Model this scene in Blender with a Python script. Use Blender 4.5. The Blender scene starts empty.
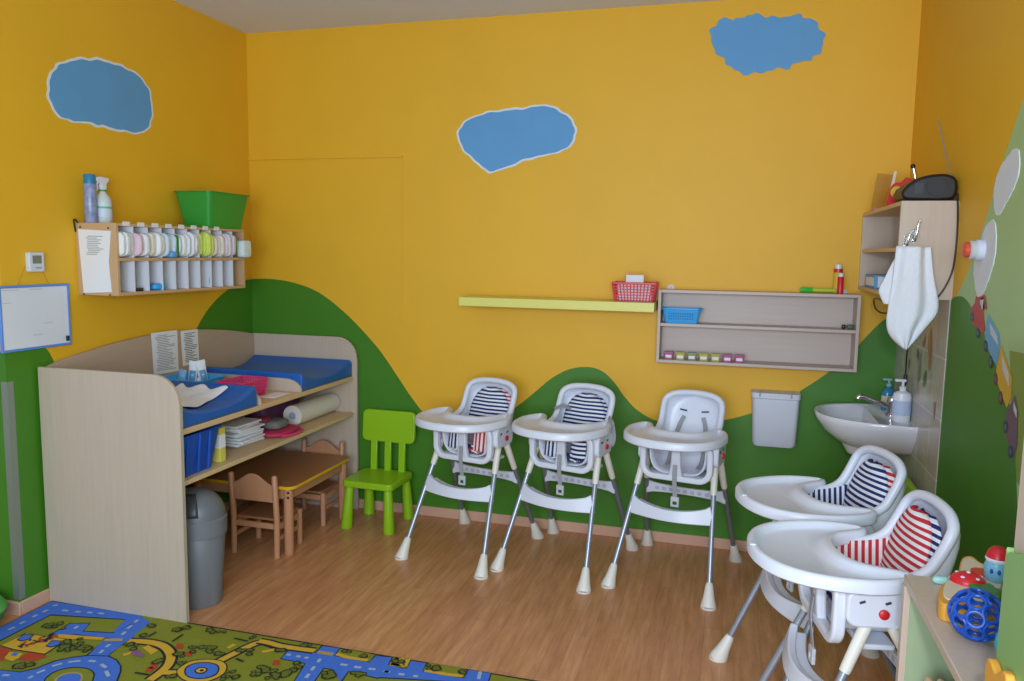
import bpy, bmesh, math, random
from mathutils import Vector, Matrix
random.seed(7)
S = bpy.context.scene
COL = S.collection
PI = math.pi

# ------------------------------------------------------------------ camera (solved from the room's corners)
FPX, YAW, PITCH, ROLL = 779.75, 0.27412, 0.11207, -0.01523
CAM = Vector((3.0177, -4.4419, 1.6520))
W, H = 3.861, 2.998            # room width and ceiling height; back wall is y = 0, left wall x = 0
def cam_axes():
    cy, sy, cp, sp = math.cos(YAW), math.sin(YAW), math.cos(PITCH), math.sin(PITCH)
    fwd = Vector((-sy*cp, cy*cp, -sp)); right = Vector((cy, sy, 0)); down = fwd.cross(right)
    cr, sr = math.cos(ROLL), math.sin(ROLL)
    return cr*right + sr*down, -sr*right + cr*down, fwd
AX = cam_axes()
def on(u, v, ax, val):
    d = AX[0]*((u-512)/FPX) + AX[1]*((v-340.5)/FPX) + AX[2]
    return CAM + d*((val - CAM[ax])/d[ax])
def Fl(u, v, z=0): return on(u, v, 2, z)
def Bk(u, v, y=0): return on(u, v, 1, y)
def Lf(u, v, x=0): return on(u, v, 0, x)

# ------------------------------------------------------------------ materials
def lin(h):
    h = h.lstrip('#'); c = [int(h[i:i+2], 16)/255 for i in (0, 2, 4)]
    return tuple((x/12.92 if x <= .04045 else ((x+.055)/1.055)**2.4) for x in c) + (1,)
MATS = {}
def mat(name, hexa, rough=.5, metal=0, var=0, vscale=6, stretch=None, bump=0, bscale=80, coat=0, alpha=1, trans=0, spec=.5, emis=0):
    if name in MATS: return MATS[name]
    m = bpy.data.materials.new(name); m.use_nodes = True
    nt = m.node_tree; b = nt.nodes['Principled BSDF']
    c = lin(hexa)
    b.inputs['Base Color'].default_value = c
    b.inputs['Roughness'].default_value = rough; b.inputs['Metallic'].default_value = metal
    b.inputs['Coat Weight'].default_value = coat; b.inputs['Specular IOR Level'].default_value = spec
    b.inputs['Transmission Weight'].default_value = trans; b.inputs['Alpha'].default_value = alpha
    if emis:
        b.inputs['Emission Color'].default_value = c; b.inputs['Emission Strength'].default_value = emis
    tc = nt.nodes.new('ShaderNodeTexCoord')
    if var:
        mp = nt.nodes.new('ShaderNodeMapping'); mp.inputs['Scale'].default_value = stretch or (1, 1, 1)
        n = nt.nodes.new('ShaderNodeTexNoise'); n.inputs['Scale'].default_value = vscale; n.inputs['Detail'].default_value = 5
        mx = nt.nodes.new('ShaderNodeMix'); mx.data_type = 'RGBA'
        mx.inputs[6].default_value = tuple(x*(1-var) for x in c[:3]) + (1,)
        mx.inputs[7].default_value = tuple(min(1, x*(1+var)) for x in c[:3]) + (1,)
        nt.links.new(tc.outputs['Object'], mp.inputs[0]); nt.links.new(mp.outputs[0], n.inputs['Vector'])
        nt.links.new(n.outputs['Fac'], mx.inputs[0]); nt.links.new(mx.outputs[2], b.inputs['Base Color'])
    if bump:
        n2 = nt.nodes.new('ShaderNodeTexNoise'); n2.inputs['Scale'].default_value = bscale
        bp = nt.nodes.new('ShaderNodeBump'); bp.inputs['Strength'].default_value = bump; bp.inputs['Distance'].default_value = .01
        nt.links.new(tc.outputs['Object'], n2.inputs['Vector'])
        nt.links.new(n2.outputs['Fac'], bp.inputs['Height']); nt.links.new(bp.outputs[0], b.inputs['Normal'])
    MATS[name] = m; return m

def stripe_mat(name, dark, light, period, axis=1, duty=.5):
    if name in MATS: return MATS[name]
    m = bpy.data.materials.new(name); m.use_nodes = True
    nt = m.node_tree; b = nt.nodes['Principled BSDF']; b.inputs['Roughness'].default_value = .9
    b.inputs['Specular IOR Level'].default_value = .2
    uv = nt.nodes.new('ShaderNodeUVMap'); sp = nt.nodes.new('ShaderNodeSeparateXYZ')
    nt.links.new(uv.outputs[0], sp.inputs[0])
    d = nt.nodes.new('ShaderNodeMath'); d.operation = 'DIVIDE'; d.inputs[1].default_value = period
    fr = nt.nodes.new('ShaderNodeMath'); fr.operation = 'FRACT'
    gt = nt.nodes.new('ShaderNodeMath'); gt.operation = 'LESS_THAN'; gt.inputs[1].default_value = duty
    mx = nt.nodes.new('ShaderNodeMix'); mx.data_type = 'RGBA'
    mx.inputs[6].default_value = lin(light); mx.inputs[7].default_value = lin(dark)
    nt.links.new(sp.outputs[axis], d.inputs[0]); nt.links.new(d.outputs[0], fr.inputs[0]); nt.links.new(fr.outputs[0], gt.inputs[0])
    nt.links.new(gt.outputs[0], mx.inputs[0]); nt.links.new(mx.outputs[2], b.inputs['Base Color'])
    MATS[name] = m; return m

def floor_mat():
    m = bpy.data.materials.new('laminate_floor'); m.use_nodes = True
    nt = m.node_tree; b = nt.nodes['Principled BSDF']; L = nt.links.new
    tc = nt.nodes.new('ShaderNodeTexCoord'); mp = nt.nodes.new('ShaderNodeMapping')
    mp.inputs['Rotation'].default_value = (0, 0, PI/2)
    L(tc.outputs['Object'], mp.inputs[0])
    br = nt.nodes.new('ShaderNodeTexBrick'); br.inputs['Scale'].default_value = 1
    br.inputs['Brick Width'].default_value = .62; br.inputs['Row Height'].default_value = .078
    br.inputs['Mortar Size'].default_value = .0008; br.inputs['Mortar Smooth'].default_value = .3; br.offset = .37; br.squash = 1
    br.inputs['Color1'].default_value = lin('#cf9365'); br.inputs['Color2'].default_value = lin('#daa070'); br.inputs['Mortar'].default_value = lin('#a8744c')
    L(mp.outputs[0], br.inputs['Vector'])
    mp2 = nt.nodes.new('ShaderNodeMapping'); mp2.inputs['Scale'].default_value = (9, .9, 1); L(tc.outputs['Object'], mp2.inputs[0])
    n = nt.nodes.new('ShaderNodeTexNoise'); n.inputs['Scale'].default_value = 4; n.inputs['Detail'].default_value = 8; n.inputs['Roughness'].default_value = .65
    L(mp2.outputs[0], n.inputs['Vector'])
    rp = nt.nodes.new('ShaderNodeValToRGB'); rp.color_ramp.elements[0].position = .3; rp.color_ramp.elements[0].color = (.66, .55, .47, 1)
    rp.color_ramp.elements[1].position = .68; rp.color_ramp.elements[1].color = (1.1, 1.1, 1.08, 1)
    L(n.outputs['Fac'], rp.inputs[0])
    mx = nt.nodes.new('ShaderNodeMix'); mx.data_type = 'RGBA'; mx.blend_type = 'MULTIPLY'; mx.inputs[0].default_value = .8
    L(br.outputs['Color'], mx.inputs[6]); L(rp.outputs[0], mx.inputs[7]); L(mx.outputs[2], b.inputs['Base Color'])
    b.inputs['Roughness'].default_value = .33; b.inputs['Specular IOR Level'].default_value = .45
    return m

def tile_mat():
    m = bpy.data.materials.new('wall_tiles'); m.use_nodes = True
    nt = m.node_tree; b = nt.nodes['Principled BSDF']; L = nt.links.new
    tc = nt.nodes.new('ShaderNodeTexCoord'); sp = nt.nodes.new('ShaderNodeSeparateXYZ'); cb = nt.nodes.new('ShaderNodeCombineXYZ')
    L(tc.outputs['Object'], sp.inputs[0]); L(sp.outputs[1], cb.inputs[0]); L(sp.outputs[2], cb.inputs[1])
    br = nt.nodes.new('ShaderNodeTexBrick'); br.offset = 0; br.inputs['Scale'].default_value = 1
    br.inputs['Brick Width'].default_value = .2; br.inputs['Row Height'].default_value = .25; br.inputs['Mortar Size'].default_value = .003
    br.inputs['Color1'].default_value = lin('#b9b3a6'); br.inputs['Color2'].default_value = lin('#c3bdb0'); br.inputs['Mortar'].default_value = lin('#d8d5cc')
    L(cb.outputs[0], br.inputs['Vector'])
    n = nt.nodes.new('ShaderNodeTexNoise'); n.inputs['Scale'].default_value = 14; L(tc.outputs['Object'], n.inputs['Vector'])
    mx = nt.nodes.new('ShaderNodeMix'); mx.data_type = 'RGBA'; mx.blend_type = 'SOFT_LIGHT'; mx.inputs[0].default_value = .5
    L(br.outputs['Color'], mx.inputs[6]); L(n.outputs['Color'], mx.inputs[7]); L(mx.outputs[2], b.inputs['Base Color'])
    b.inputs['Roughness'].default_value = .2
    return m

YEL = mat('yellow_wall_paint', '#e8b224', .55, var=.05, vscale=3, bump=.08, bscale=120)
GRN = mat('green_wall_paint', '#417e16', .5, var=.07, vscale=4, bump=.06, bscale=120)
BLUEC = mat('blue_cloud_paint', '#5f9fd6', .6, var=.08, vscale=6)
WHITEC = mat('white_cloud_paint', '#dde3ea', .7, var=.06, vscale=14)
LGREEN = mat('pale_green_wall_paint', '#a8c88c', .55, var=.04, vscale=5)
CEIL = mat('ceiling_paint', '#d8def6', .8)
FLOOR = floor_mat(); TILE = tile_mat()
BEECH = mat('maple_laminate', '#c2b09e', .42, var=.10, vscale=5, stretch=(14, 14, .7))
BEECHE = mat('maple_edge', '#d6b98e', .45, var=.06)
BASEB = mat('baseboard_wood', '#d2a58c', .45, var=.08, vscale=8)
GREYB = mat('pale_ash_laminate', '#c3b2a8', .45, var=.08, vscale=5, stretch=(.7, 14, 14))
WOODB = mat('brown_wood_top', '#a8714a', .35, var=.12, vscale=5, stretch=(3, 16, 3))
WOODC = mat('beech_wood', '#c08a66', .45, var=.12, vscale=6, stretch=(8, 8, .8))
YELE = mat('yellow_edge', '#e3b31c', .4)
WHP = mat('white_plastic', '#dfe3f0', .32)
WHP2 = mat('white_plastic_matt', '#d4d9e6', .5)
CREAM = mat('cream_plastic', '#e8e4d8', .4)
STEEL = mat('painted_steel_tube', '#a9b0bd', .35, metal=.55)
STEELD = mat('grey_steel_tube', '#80858e', .4, metal=.4)
CHROME = mat('chrome', '#c9ccd0', .15, metal=1)
GREYP = mat('grey_plastic', '#73777d', .45)
GREYD = mat('dark_grey_plastic', '#3c4047', .4)
STRAP = mat('grey_strap', '#9b9ca1', .8)
RED = mat('red_plastic', '#d3202a', .35)
BLACK = mat('black_plastic', '#17181b', .4)
LIME = mat('lime_plastic', '#93c41c', .35)
BLUEV = mat('blue_vinyl', '#1d60b4', .38, bump=.05, bscale=40)
BLUEP = mat('blue_plastic', '#1550b4', .35)
LBLUE = mat('light_blue_plastic', '#3aa9ee', .35)
PINK = mat('pink_plastic', '#e0397a', .4)
WHITE = mat('white_paper', '#e9eaef', .8)
CLOTH = mat('white_cloth', '#e6e8f0', .95, bump=.35, bscale=160)
INK = mat('grey_ink', '#9a9ba3', .8)
INKD = mat('dark_ink', '#66676e', .8)
CER = mat('white_ceramic', '#e3e5ec', .12)
GREENP = mat('green_plastic', '#2f9a38', .4)
YSHELF = mat('pale_yellow_lacquer', '#e2dc74', .4)
SAGE = mat('sage_green_panel', '#9db08c', .25)
ORANGE = mat('ochre_wood', '#d99b3a', .5)
CLEAR = mat('clear_plastic', '#eef2f4', .1, alpha=.35)
PURPLE = mat('purple_plastic', '#8d3f75', .5)
TEAL = mat('teal_plastic', '#35b2c4', .35)

# ------------------------------------------------------------------ mesh builder
ORG = {}
class MB:
    def __init__(s): s.v = []; s.f = []; s.m = []; s.uv = {}
    def add(s, vs, fs, m=0, uvs=None):
        o = len(s.v); s.v += [Vector(p) for p in vs]
        for f in fs: s.f.append([i+o for i in f]); s.m.append(m)
        if uvs:
            for i, q in enumerate(uvs): s.uv[i+o] = q
        return s
    def box(s, x0, x1, y0, y1, z0, z1, m=0):
        vs = [(x, y, z) for z in (z0, z1) for y in (y0, y1) for x in (x0, x1)]
        return s.add(vs, [(0,2,3,1), (4,5,7,6), (0,1,5,4), (2,6,7,3), (0,4,6,2), (1,3,7,5)], m)
    def obox(s, c, size, rot=None, m=0):
        h = [a/2 for a in size]; R = rot or Matrix.Identity(3)
        vs = [Vector(c) + R @ Vector((x*h[0], y*h[1], z*h[2])) for z in (-1, 1) for y in (-1, 1) for x in (-1, 1)]
        return s.add(vs, [(0,2,3,1), (4,5,7,6), (0,1,5,4), (2,6,7,3), (0,4,6,2), (1,3,7,5)], m)
    def sweep(s, pts, prof, up=None, m=0, caps=True, closed=False, scales=None):
        """carry the 2-D profile (a list of (a, b)) along pts; a runs sideways, b along the local up"""
        P = [Vector(p) for p in pts]; n = len(P); k = len(prof); vs = []
        t0 = (P[1]-P[0]).normalized()
        ref = Vector(up) if up else (Vector((0,0,1)) if abs(t0.z) < .9 else Vector((0,1,0)))
        for i in range(n):
            if closed: t = P[(i+1) % n] - P[i-1]
            else: t = P[min(i+1, n-1)] - P[max(i-1, 0)]
            t.normalize()
            side = t.cross(ref)
            if side.length < 1e-6: side = t.orthogonal()
            side.normalize(); u = side.cross(t).normalized()
            if not up: ref = u
            sc = scales[i] if scales else 1
            for a, b in prof:
                if isinstance(sc, tuple): vs.append(P[i] + side*a*sc[0] + u*b*sc[1])
                else: vs.append(P[i] + side*a*sc + u*b*sc)
        fs = []
        for i in range(n if closed else n-1):
            j = (i+1) % n
            for q in range(k):
                r = (q+1) % k; fs.append((i*k+q, i*k+r, j*k+r, j*k+q))
        if caps and not closed: fs.append(tuple(range(k))[::-1]); fs.append(tuple((n-1)*k+q for q in range(k)))
        return s.add(vs, fs, m)
    def tube(s, pts, r, n=10, m=0, caps=True, closed=False, up=None):
        if isinstance(r, (list, tuple)): return s.sweep(pts, [(math.cos(2*PI*i/n), math.sin(2*PI*i/n)) for i in range(n)], up, m, caps, closed, list(r))
        return s.sweep(pts, [(r*math.cos(2*PI*i/n), r*math.sin(2*PI*i/n)) for i in range(n)], up, m, caps, closed)
    def rect(s, pts, w, t, up=None, m=0, closed=False, scales=None):
        return s.sweep(pts, [(-w/2,-t/2), (w/2,-t/2), (w/2,t/2), (-w/2,t/2)], up, m, True, closed, scales)
    def lathe(s, prof, c=(0,0,0), n=24, m=0, rot=None, sx=1, sy=1):
        vs = []; fs = []; k = len(prof); R = rot or Matrix.Identity(3); c = Vector(c)
        for r, h in prof:
            for i in range(n):
                a = 2*PI*i/n; vs.append(c + R @ Vector((r*math.cos(a)*sx, r*math.sin(a)*sy, h)))
        for j in range(k-1):
            for i in range(n): fs.append((j*n+i, j*n+(i+1) % n, (j+1)*n+(i+1) % n, (j+1)*n+i))
        if prof[0][0] > 1e-5: fs.append(tuple(range(n))[::-1])
        if prof[-1][0] > 1e-5: fs.append(tuple((k-1)*n+i for i in range(n)))
        return s.add(vs, fs, m)
    def prism(s, poly, vec, m=0, m2=None):
        P = [Vector(p) for p in poly]; v = Vector(vec); n = len(P)
        s.add(P + [p+v for p in P], [tuple(range(n))[::-1], tuple(range(n, 2*n))], m)
        o = len(s.v)-2*n
        for i in range(n): s.f.append([o+i, o+(i+1) % n, o+n+(i+1) % n, o+n+i]); s.m.append(m if m2 is None else m2)
        return s
    def poly(s, pts, m=0): return s.add(pts, [tuple(range(len(pts)))], m)
    def ell(s, c, r, m=0, n=20, k=12, rot=None):
        prof = [(math.sin(PI*i/k), -math.cos(PI*i/k)) for i in range(k+1)]
        R = (rot or Matrix.Identity(3)); c = Vector(c); vs = []; fs = []
        for a, h in prof:
            for i in range(n): vs.append(c + R @ Vector((a*math.cos(2*PI*i/n)*r[0], a*math.sin(2*PI*i/n)*r[1], h*r[2])))
        for j in range(k):
            for i in range(n): fs.append((j*n+i, j*n+(i+1) % n, (j+1)*n+(i+1) % n, (j+1)*n+i))
        return s.add(vs, fs, m)
    def grid(s, rows, m=0, uv=None):
        k = len(rows[0]); vs = [p for r in rows for p in r]; fs = []
        for j in range(len(rows)-1):
            for i in range(k-1): fs.append((j*k+i, j*k+i+1, (j+1)*k+i+1, (j+1)*k+i))
        return s.add(vs, fs, m, [q for r in uv for q in r] if uv else None)
    def pillow(s, c, size, m=0, e=.45, n=20, k=12, rot=None, wob=0):
        """a soft box: superellipsoid"""
        R = rot or Matrix.Identity(3); c = Vector(c); vs = []; fs = []
        f = lambda x: math.copysign(abs(x)**e, x)
        for j in range(k+1):
            b = -PI/2 + PI*j/k
            for i in range(n):
                a = 2*PI*i/n
                w = 1 + (random.uniform(-wob, wob) if wob else 0)
                vs.append(c + R @ Vector((f(math.cos(b))*f(math.cos(a))*size[0]/2*w, f(math.cos(b))*f(math.sin(a))*size[1]/2*w, f(math.sin(b))*size[2]/2*w)))
        for j in range(k):
            for i in range(n): fs.append((j*n+i, j*n+(i+1) % n, (j+1)*n+(i+1) % n, (j+1)*n+i))
        return s.add(vs, fs, m)
    def build(s, name, mats, parent=None, bevel=0, smooth=40, subsurf=0, solid=0, org=None, label=None, seg=2, weld=True):
        if not isinstance(mats, (list, tuple)): mats = [mats]
        if parent is not None: o = ORG[parent.name]
        elif org is not None: o = Vector(org)
        else:
            xs = [v.x for v in s.v]; ys = [v.y for v in s.v]; zs = [v.z for v in s.v]
            o = Vector(((min(xs)+max(xs))/2, (min(ys)+max(ys))/2, min(zs)))
        me = bpy.data.meshes.new(name)
        me.from_pydata([tuple(v-o) for v in s.v], [], s.f)
        for m in mats: me.materials.append(m)
        for p, i in zip(me.polygons, s.m): p.material_index = i
        if s.uv:
            ul = me.uv_layers.new(name='UVMap')
            for lp in me.loops:
                ul.data[lp.index].uv = s.uv.get(lp.vertex_index, (0, 0))
        bm = bmesh.new(); bm.from_mesh(me)
        if weld: bmesh.ops.remove_doubles(bm, verts=bm.verts, dist=1e-5)
        bmesh.ops.recalc_face_normals(bm, faces=bm.faces)
        bm.to_mesh(me); bm.free()
        if smooth:
            me.shade_smooth(); me.set_sharp_from_angle(angle=math.radians(smooth))
        ob = bpy.data.objects.new(name, me); COL.objects.link(ob)
        if parent is not None: ob.parent = parent
        else: ob.location = o
        ORG[ob.name] = o
        if solid:
            md = ob.modifiers.new('thickness', 'SOLIDIFY'); md.thickness = solid; md.offset = 0
        if bevel:
            md = ob.modifiers.new('edge', 'BEVEL'); md.width = bevel; md.segments = seg; md.limit_method = 'ANGLE'; md.angle_limit = math.radians(38)
        if subsurf:
            md = ob.modifiers.new('sub', 'SUBSURF'); md.levels = subsurf; md.render_levels = subsurf
        if label: ob['label'] = label
        return ob

def tag(o, label, cat, group=None, kind=None):
    o['label'] = label; o['category'] = cat
    if group: o['group'] = group
    if kind: o['kind'] = kind
    return o
def thing(name, loc, label, cat, group=None, rz=0, local=False):
    """an Empty at the thing's base; parts are given in room coordinates unless local"""
    o = bpy.data.objects.new(name, None); COL.objects.link(o); o.empty_display_size = .05
    o.location = loc; o.rotation_euler = (0, 0, rz)
    ORG[o.name] = Vector((0, 0, 0)) if local else Vector(loc)
    return tag(o, label, cat, group)
def dup(root, loc, label, rz=None, group=None):
    r = root.copy(); COL.objects.link(r); r.location = loc
    if rz is not None: r.rotation_euler = (0, 0, rz)
    r['label'] = label
    if group: r['group'] = group
    for ch in list(root.children):
        c = ch.copy(); COL.objects.link(c); c.parent = r
        for g in list(ch.children):
            d = g.copy(); COL.objects.link(d); d.parent = c
    return r
def recolor(o, old, new):
    """give one copy its own material (its mesh data made single first)"""
    o.data = o.data.copy()
    for i, m in enumerate(o.data.materials):
        if m == old: o.data.materials[i] = new
def struct(o): o['kind'] = 'structure'; return o
def cr(pts, n=6, closed=False):
    """Catmull-Rom through pts"""
    P = [Vector(p) for p in pts]; N = len(P); out = []
    for i in range(N if closed else N-1):
        if closed: a, b, c, d = P[i-1], P[i], P[(i+1) % N], P[(i+2) % N]
        else: a, b, c, d = P[max(i-1, 0)], P[i], P[i+1], P[min(i+2, N-1)]
        for k in range(n):
            t = k/n
            out.append(.5*((2*b) + (c-a)*t + (2*a-5*b+4*c-d)*t*t + (3*b-a-3*c+d)*t**3))
    if not closed: out.append(P[-1])
    return out
def rotz(a): return Matrix.Rotation(a, 3, 'Z')
def rotx(a): return Matrix.Rotation(a, 3, 'X')
def roty(a): return Matrix.Rotation(a, 3, 'Y')
def rrect(x0, x1, z0, z1, r, n=5):
    out = []
    for cx, cz, a0 in ((x1-r, z1-r, 0), (x0+r, z1-r, PI/2), (x0+r, z0+r, PI), (x1-r, z0+r, 1.5*PI)):
        for i in range(n+1):
            a = a0 + PI/2*i/n; out.append((cx + r*math.cos(a), cz + r*math.sin(a)))
    return out

# ================================================================== ROOM
YF = -5.7
b = MB(); b.box(-2.6, W+.1, YF, .1, -.05, 0); floor = struct(b.build('floor', FLOOR, smooth=0, org=(0, 0, 0)))
b = MB(); b.box(-2.6, W+.1, YF, .1, H, H+.05); struct(b.build('ceiling', CEIL, smooth=0))
b = MB(); b.box(-.1, W+.1, 0, .1, 0, H); wall_back = struct(b.build('wall_back', YEL, smooth=0, org=(0, 0, 0)))
YC = -1.815                                    # the left wall ends in an outside corner here
b = MB(); b.box(-.1, 0, YC+.004, 0, 0, H); wall_left = struct(b.build('wall_left', YEL, smooth=0, org=(0, 0, 0)))
b = MB(); b.box(-2.6, 0, YC, YC+.004, 0, H); b.box(-2.6, -.1, YC+.004, YC+.1, 0, H); wall_ret = struct(b.build('wall_left', YEL, smooth=0, org=(0, 0, 0)))
b = MB(); b.box(W, W+.1, YF, 0, 0, H); wall_right = struct(b.build('wall_right', YEL, smooth=0, org=(0, 0, 0)))

def paint(name, pts, vec, m, wall):
    """a coat of paint a millimetre or so thick on the wall"""
    b = MB(); b.prism(pts, vec, 0); return b.build(name, m, wall, smooth=0)
# green hills on the back wall (outline traced on the wall plane, the foot runs down to the floor)
hill = [(246,279),(252,279),(272,279),(295,283),(318,292),(342,310),(363,331),(381,352),(398,377),(412,398),(426,414),(445,417),(470,418)]
hill2 = [(505,413),(520,404),(535,392),(552,378),(570,369),(588,367),(602,371),(614,382),(624,396),(636,409),(652,419),(672,424),(700,423),(725,420),(752,413),(780,402),(805,388),(830,371),(850,354),(866,337),(880,323),(896,311),(915,300)]
def back_pt(u, v, y=0):
    p = Bk(u, v); p.x = min(max(p.x, .0), W); return p
pts = cr([back_pt(*q) for q in hill+hill2], 4)
pts[0].x = 0; pts = [p for p in pts if p.x <= W]
pts += [Vector((W, 0, pts[-1].z)), Vector((W, 0, 0)), Vector((0, 0, 0))]
paint('painted_hill', pts, (0, -.0015, 0), GRN, wall_back)
def cloud(px, fn, vec, wall, rim=True, mats=(BLUEC, WHITEC), grow=.022, bump=.012, nb=3):
    base = cr([fn(*q) for q in px], 8, closed=True)
    n = len(base); c = sum(base, Vector())/n; rnd = random.Random(len(px)*7+int(px[0][0]))
    ph = [rnd.uniform(0, 6.28) for _ in range(4)]
    def wob(i, amp): return amp*(math.sin(nb*5*2*PI*i/n+ph[0]) + .7*math.sin(nb*8*2*PI*i/n+ph[1]))*.5
    v = Vector(vec)
    if rim:
        p2 = [q + (q-c).normalized()*(grow+wob(i, bump*1.2)) for i, q in enumerate(base)]
        paint('cloud_outline', p2, v, mats[1], wall)
    p1 = [q + (q-c).normalized()*wob(i, bump) for i, q in enumerate(base)]
    paint('painted_cloud', p1, v*1.8, mats[0], wall)
fb = lambda u, v: Bk(u, v)
cloud([(459,135),(466,122),(485,114),(505,111),(525,109),(545,106),(562,113),(572,122),(574,136),(566,148),(548,154),(528,158),(508,166),(490,171),(478,162),(465,150)], fb, (0, -.0015, 0), wall_back, grow=.013, bump=.005)
cloud([(710,38),(714,26),(724,18),(735,20),(748,15),(762,15),(778,18),(794,15),(808,18),(818,24),(824,37),(822,48),(814,58),(800,62),(786,68),(770,70),(754,74),(738,72),(728,64),(718,54)], fb, (0, -.0015, 0), wall_back, rim=False, bump=.014)
fl_ = lambda u, v: Lf(u, v)
cloud([(49,92),(52,74),(62,64),(80,60),(100,61),(118,66),(135,74),(147,88),(151,108),(149,124),(140,132),(122,130),(105,126),(88,122),(70,120),(56,112)], fl_, (.0015, 0, 0), wall_left, grow=.013, bump=.006)
# green on the left wall: a hill beside the corner and one near the whiteboard
pts = cr([Lf(*q) for q in [(253,279),(243,281),(232,287),(220,296),(209,308),(200,322),(192,338)]], 4)
pts[0].y = 0
pts += [Vector((0, -.75, .95)), Vector((0, -1.2, .85))]
pts += cr([Lf(*q) for q in [(66,390),(57,370),(50,354),(42,347),(20,347),(0,352)]], 4)
pts[-1].y = YC; pts += [Vector((0, YC, 0)), Vector((0, 0, 0))]
paint('painted_hill', pts, (.0015, 0, 0), GRN, wall_left)
paint('painted_hill', [Vector((0, YC, 0)), Vector((-2.6, YC, 0)), Vector((-2.6, YC, 1.0)), Vector((-.8, YC, 1.3)), Vector((0, YC, 1.19))], (0, -.0015, 0), GRN, wall_ret)
# right wall: pale green slope, dark green hill, tiles, clouds
fr = lambda u, v: Lf(u, v, W)
pts = cr([fr(957,296), fr(968,272), fr(985,222), fr(1003,162), fr(1020,110)], 4) + [Vector((W, -2.2, 2.75)), Vector((W, -3.2, 2.9)), Vector((W, -5.6, 2.9)), Vector((W, -5.6, 0)), Vector((W, -1.0, 0)), Vector((W, -1.0, 1.4))]
paint('painted_slope', pts, (-.001, 0, 0), LGREEN, wall_right)
pts = [Vector((W, -.97, 1.492))] + cr([Vector((W, -1.0, 1.503)), Vector((W, -1.12, 1.512)), Vector((W, -1.22, 1.49)), Vector((W, -1.33, 1.44)), fr(985,335), fr(1003,385), fr(1014,430), Vector((W, -1.95, .75)), Vector((W, -2.2, .4))], 4) + [Vector((W, -2.5, 0)), Vector((W, -.97, 0))]
paint('painted_hill', pts, (-.002, 0, 0), GRN, wall_right)
pts = [Vector((W, -1.69, 1.372)), Vector((W, -2.3, 1.40)), Vector((W, -2.3, .9)), Vector((W, -1.83, 1.0))]  # flat olive patch, darker than the pale green slope around it
paint('olive_patch', pts, (-.0015, 0, 0), mat('olive_green', '#83993f', .55, var=.05), wall_right)
paint('painted_hill', [Vector((W, 0, 1.497)), Vector((W, -.03, 1.497)), Vector((W, -.03, 0)), Vector((W, 0, 0))], (-.001, 0, 0), GRN, wall_right)
for q in ([(996,212),(995,190),(1001,168),(1010,155),(1015,149),(1020,152),(1020,172),(1014,190),(1006,205),(1000,215)],
          [(976,285),(975,265),(981,245),(986,228),(994,220),(997,232),(996,255),(991,275),(984,293),(979,297)]):
    cloud(q, fr, (-.0022, 0, 0), wall_right, rim=False, mats=(WHITEC, WHITEC), bump=.003)
b = MB(); b.box(W-.006, W, -.97, 0, .35, 1.492)
tiles = b.build('wall_tile_panel', TILE, wall_right, smooth=0)
# worn transfer pictures printed on single tiles
dec = [mat('tile_print_ochre', '#a8813f', .3), mat('tile_print_red', '#b06a5a', .3), mat('tile_print_grey', '#8e9193', .3), mat('tile_print_green', '#5f7050', .3)]
rnd = random.Random(3)
b = MB()
def blob(b, c, ry, rz, m, n=12):
    b.poly([c + Vector((0, ry*math.cos(2*PI*i/n)*rnd.uniform(.6, 1), rz*math.sin(2*PI*i/n)*rnd.uniform(.6, 1))) for i in range(n)], m)
for (y, z, ry, rz, m) in [(-.72,1.25,.05,.11,0),(-.66,1.15,.04,.07,3),(-.55,1.17,.05,.10,2),(-.5,1.22,.03,.04,3),(-.87,1.02,.03,.075,1),(-.33,1.15,.02,.04,3),(-.6,1.28,.03,.03,1)]:
    for k in range(4): blob(b, Vector((W-.0068-.0003*k, y+rnd.uniform(-.4, .4)*ry, z+rnd.uniform(-.5, .5)*rz)), ry*rnd.uniform(.4, .8), rz*rnd.uniform(.35, .7), m if k else (m+1) % 4)
b.build('tile_print', dec, tiles, smooth=0)
# baseboards
b = MB(); b.box(.0, W, -.014, 0, 0, .062); struct(b.build('baseboard_back', BASEB, bevel=.004))
b = MB(); b.box(0, .014, YC, -.014, 0, .062); struct(b.build('baseboard_left', BASEB, bevel=.004))
b = MB(); b.box(-2.6, .014, YC-.014, YC, 0, .062); struct(b.build('baseboard_left', BASEB, bevel=.004))
b = MB(); b.box(W-.014, W, -2.3, -.014, 0, .062); struct(b.build('baseboard_right', BASEB, bevel=.004))
# steel corner guard and the line of a filled-in doorway
b = MB(); b.box(-.03, .003, YC-.003, YC, .07, 1.06); b.box(0, .003, YC, YC+.03, .07, 1.06); struct(b.build('trim_1', mat('corner_guard_steel', '#8f9a8c', .4, metal=.5), smooth=0))
b = MB(); b.box(.0, 1.067, -.011, 0, 2.215, 2.226); b.box(1.062, 1.067, -.003, 0, 1.2, 2.22); struct(b.build('trim_2', YEL))

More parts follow.
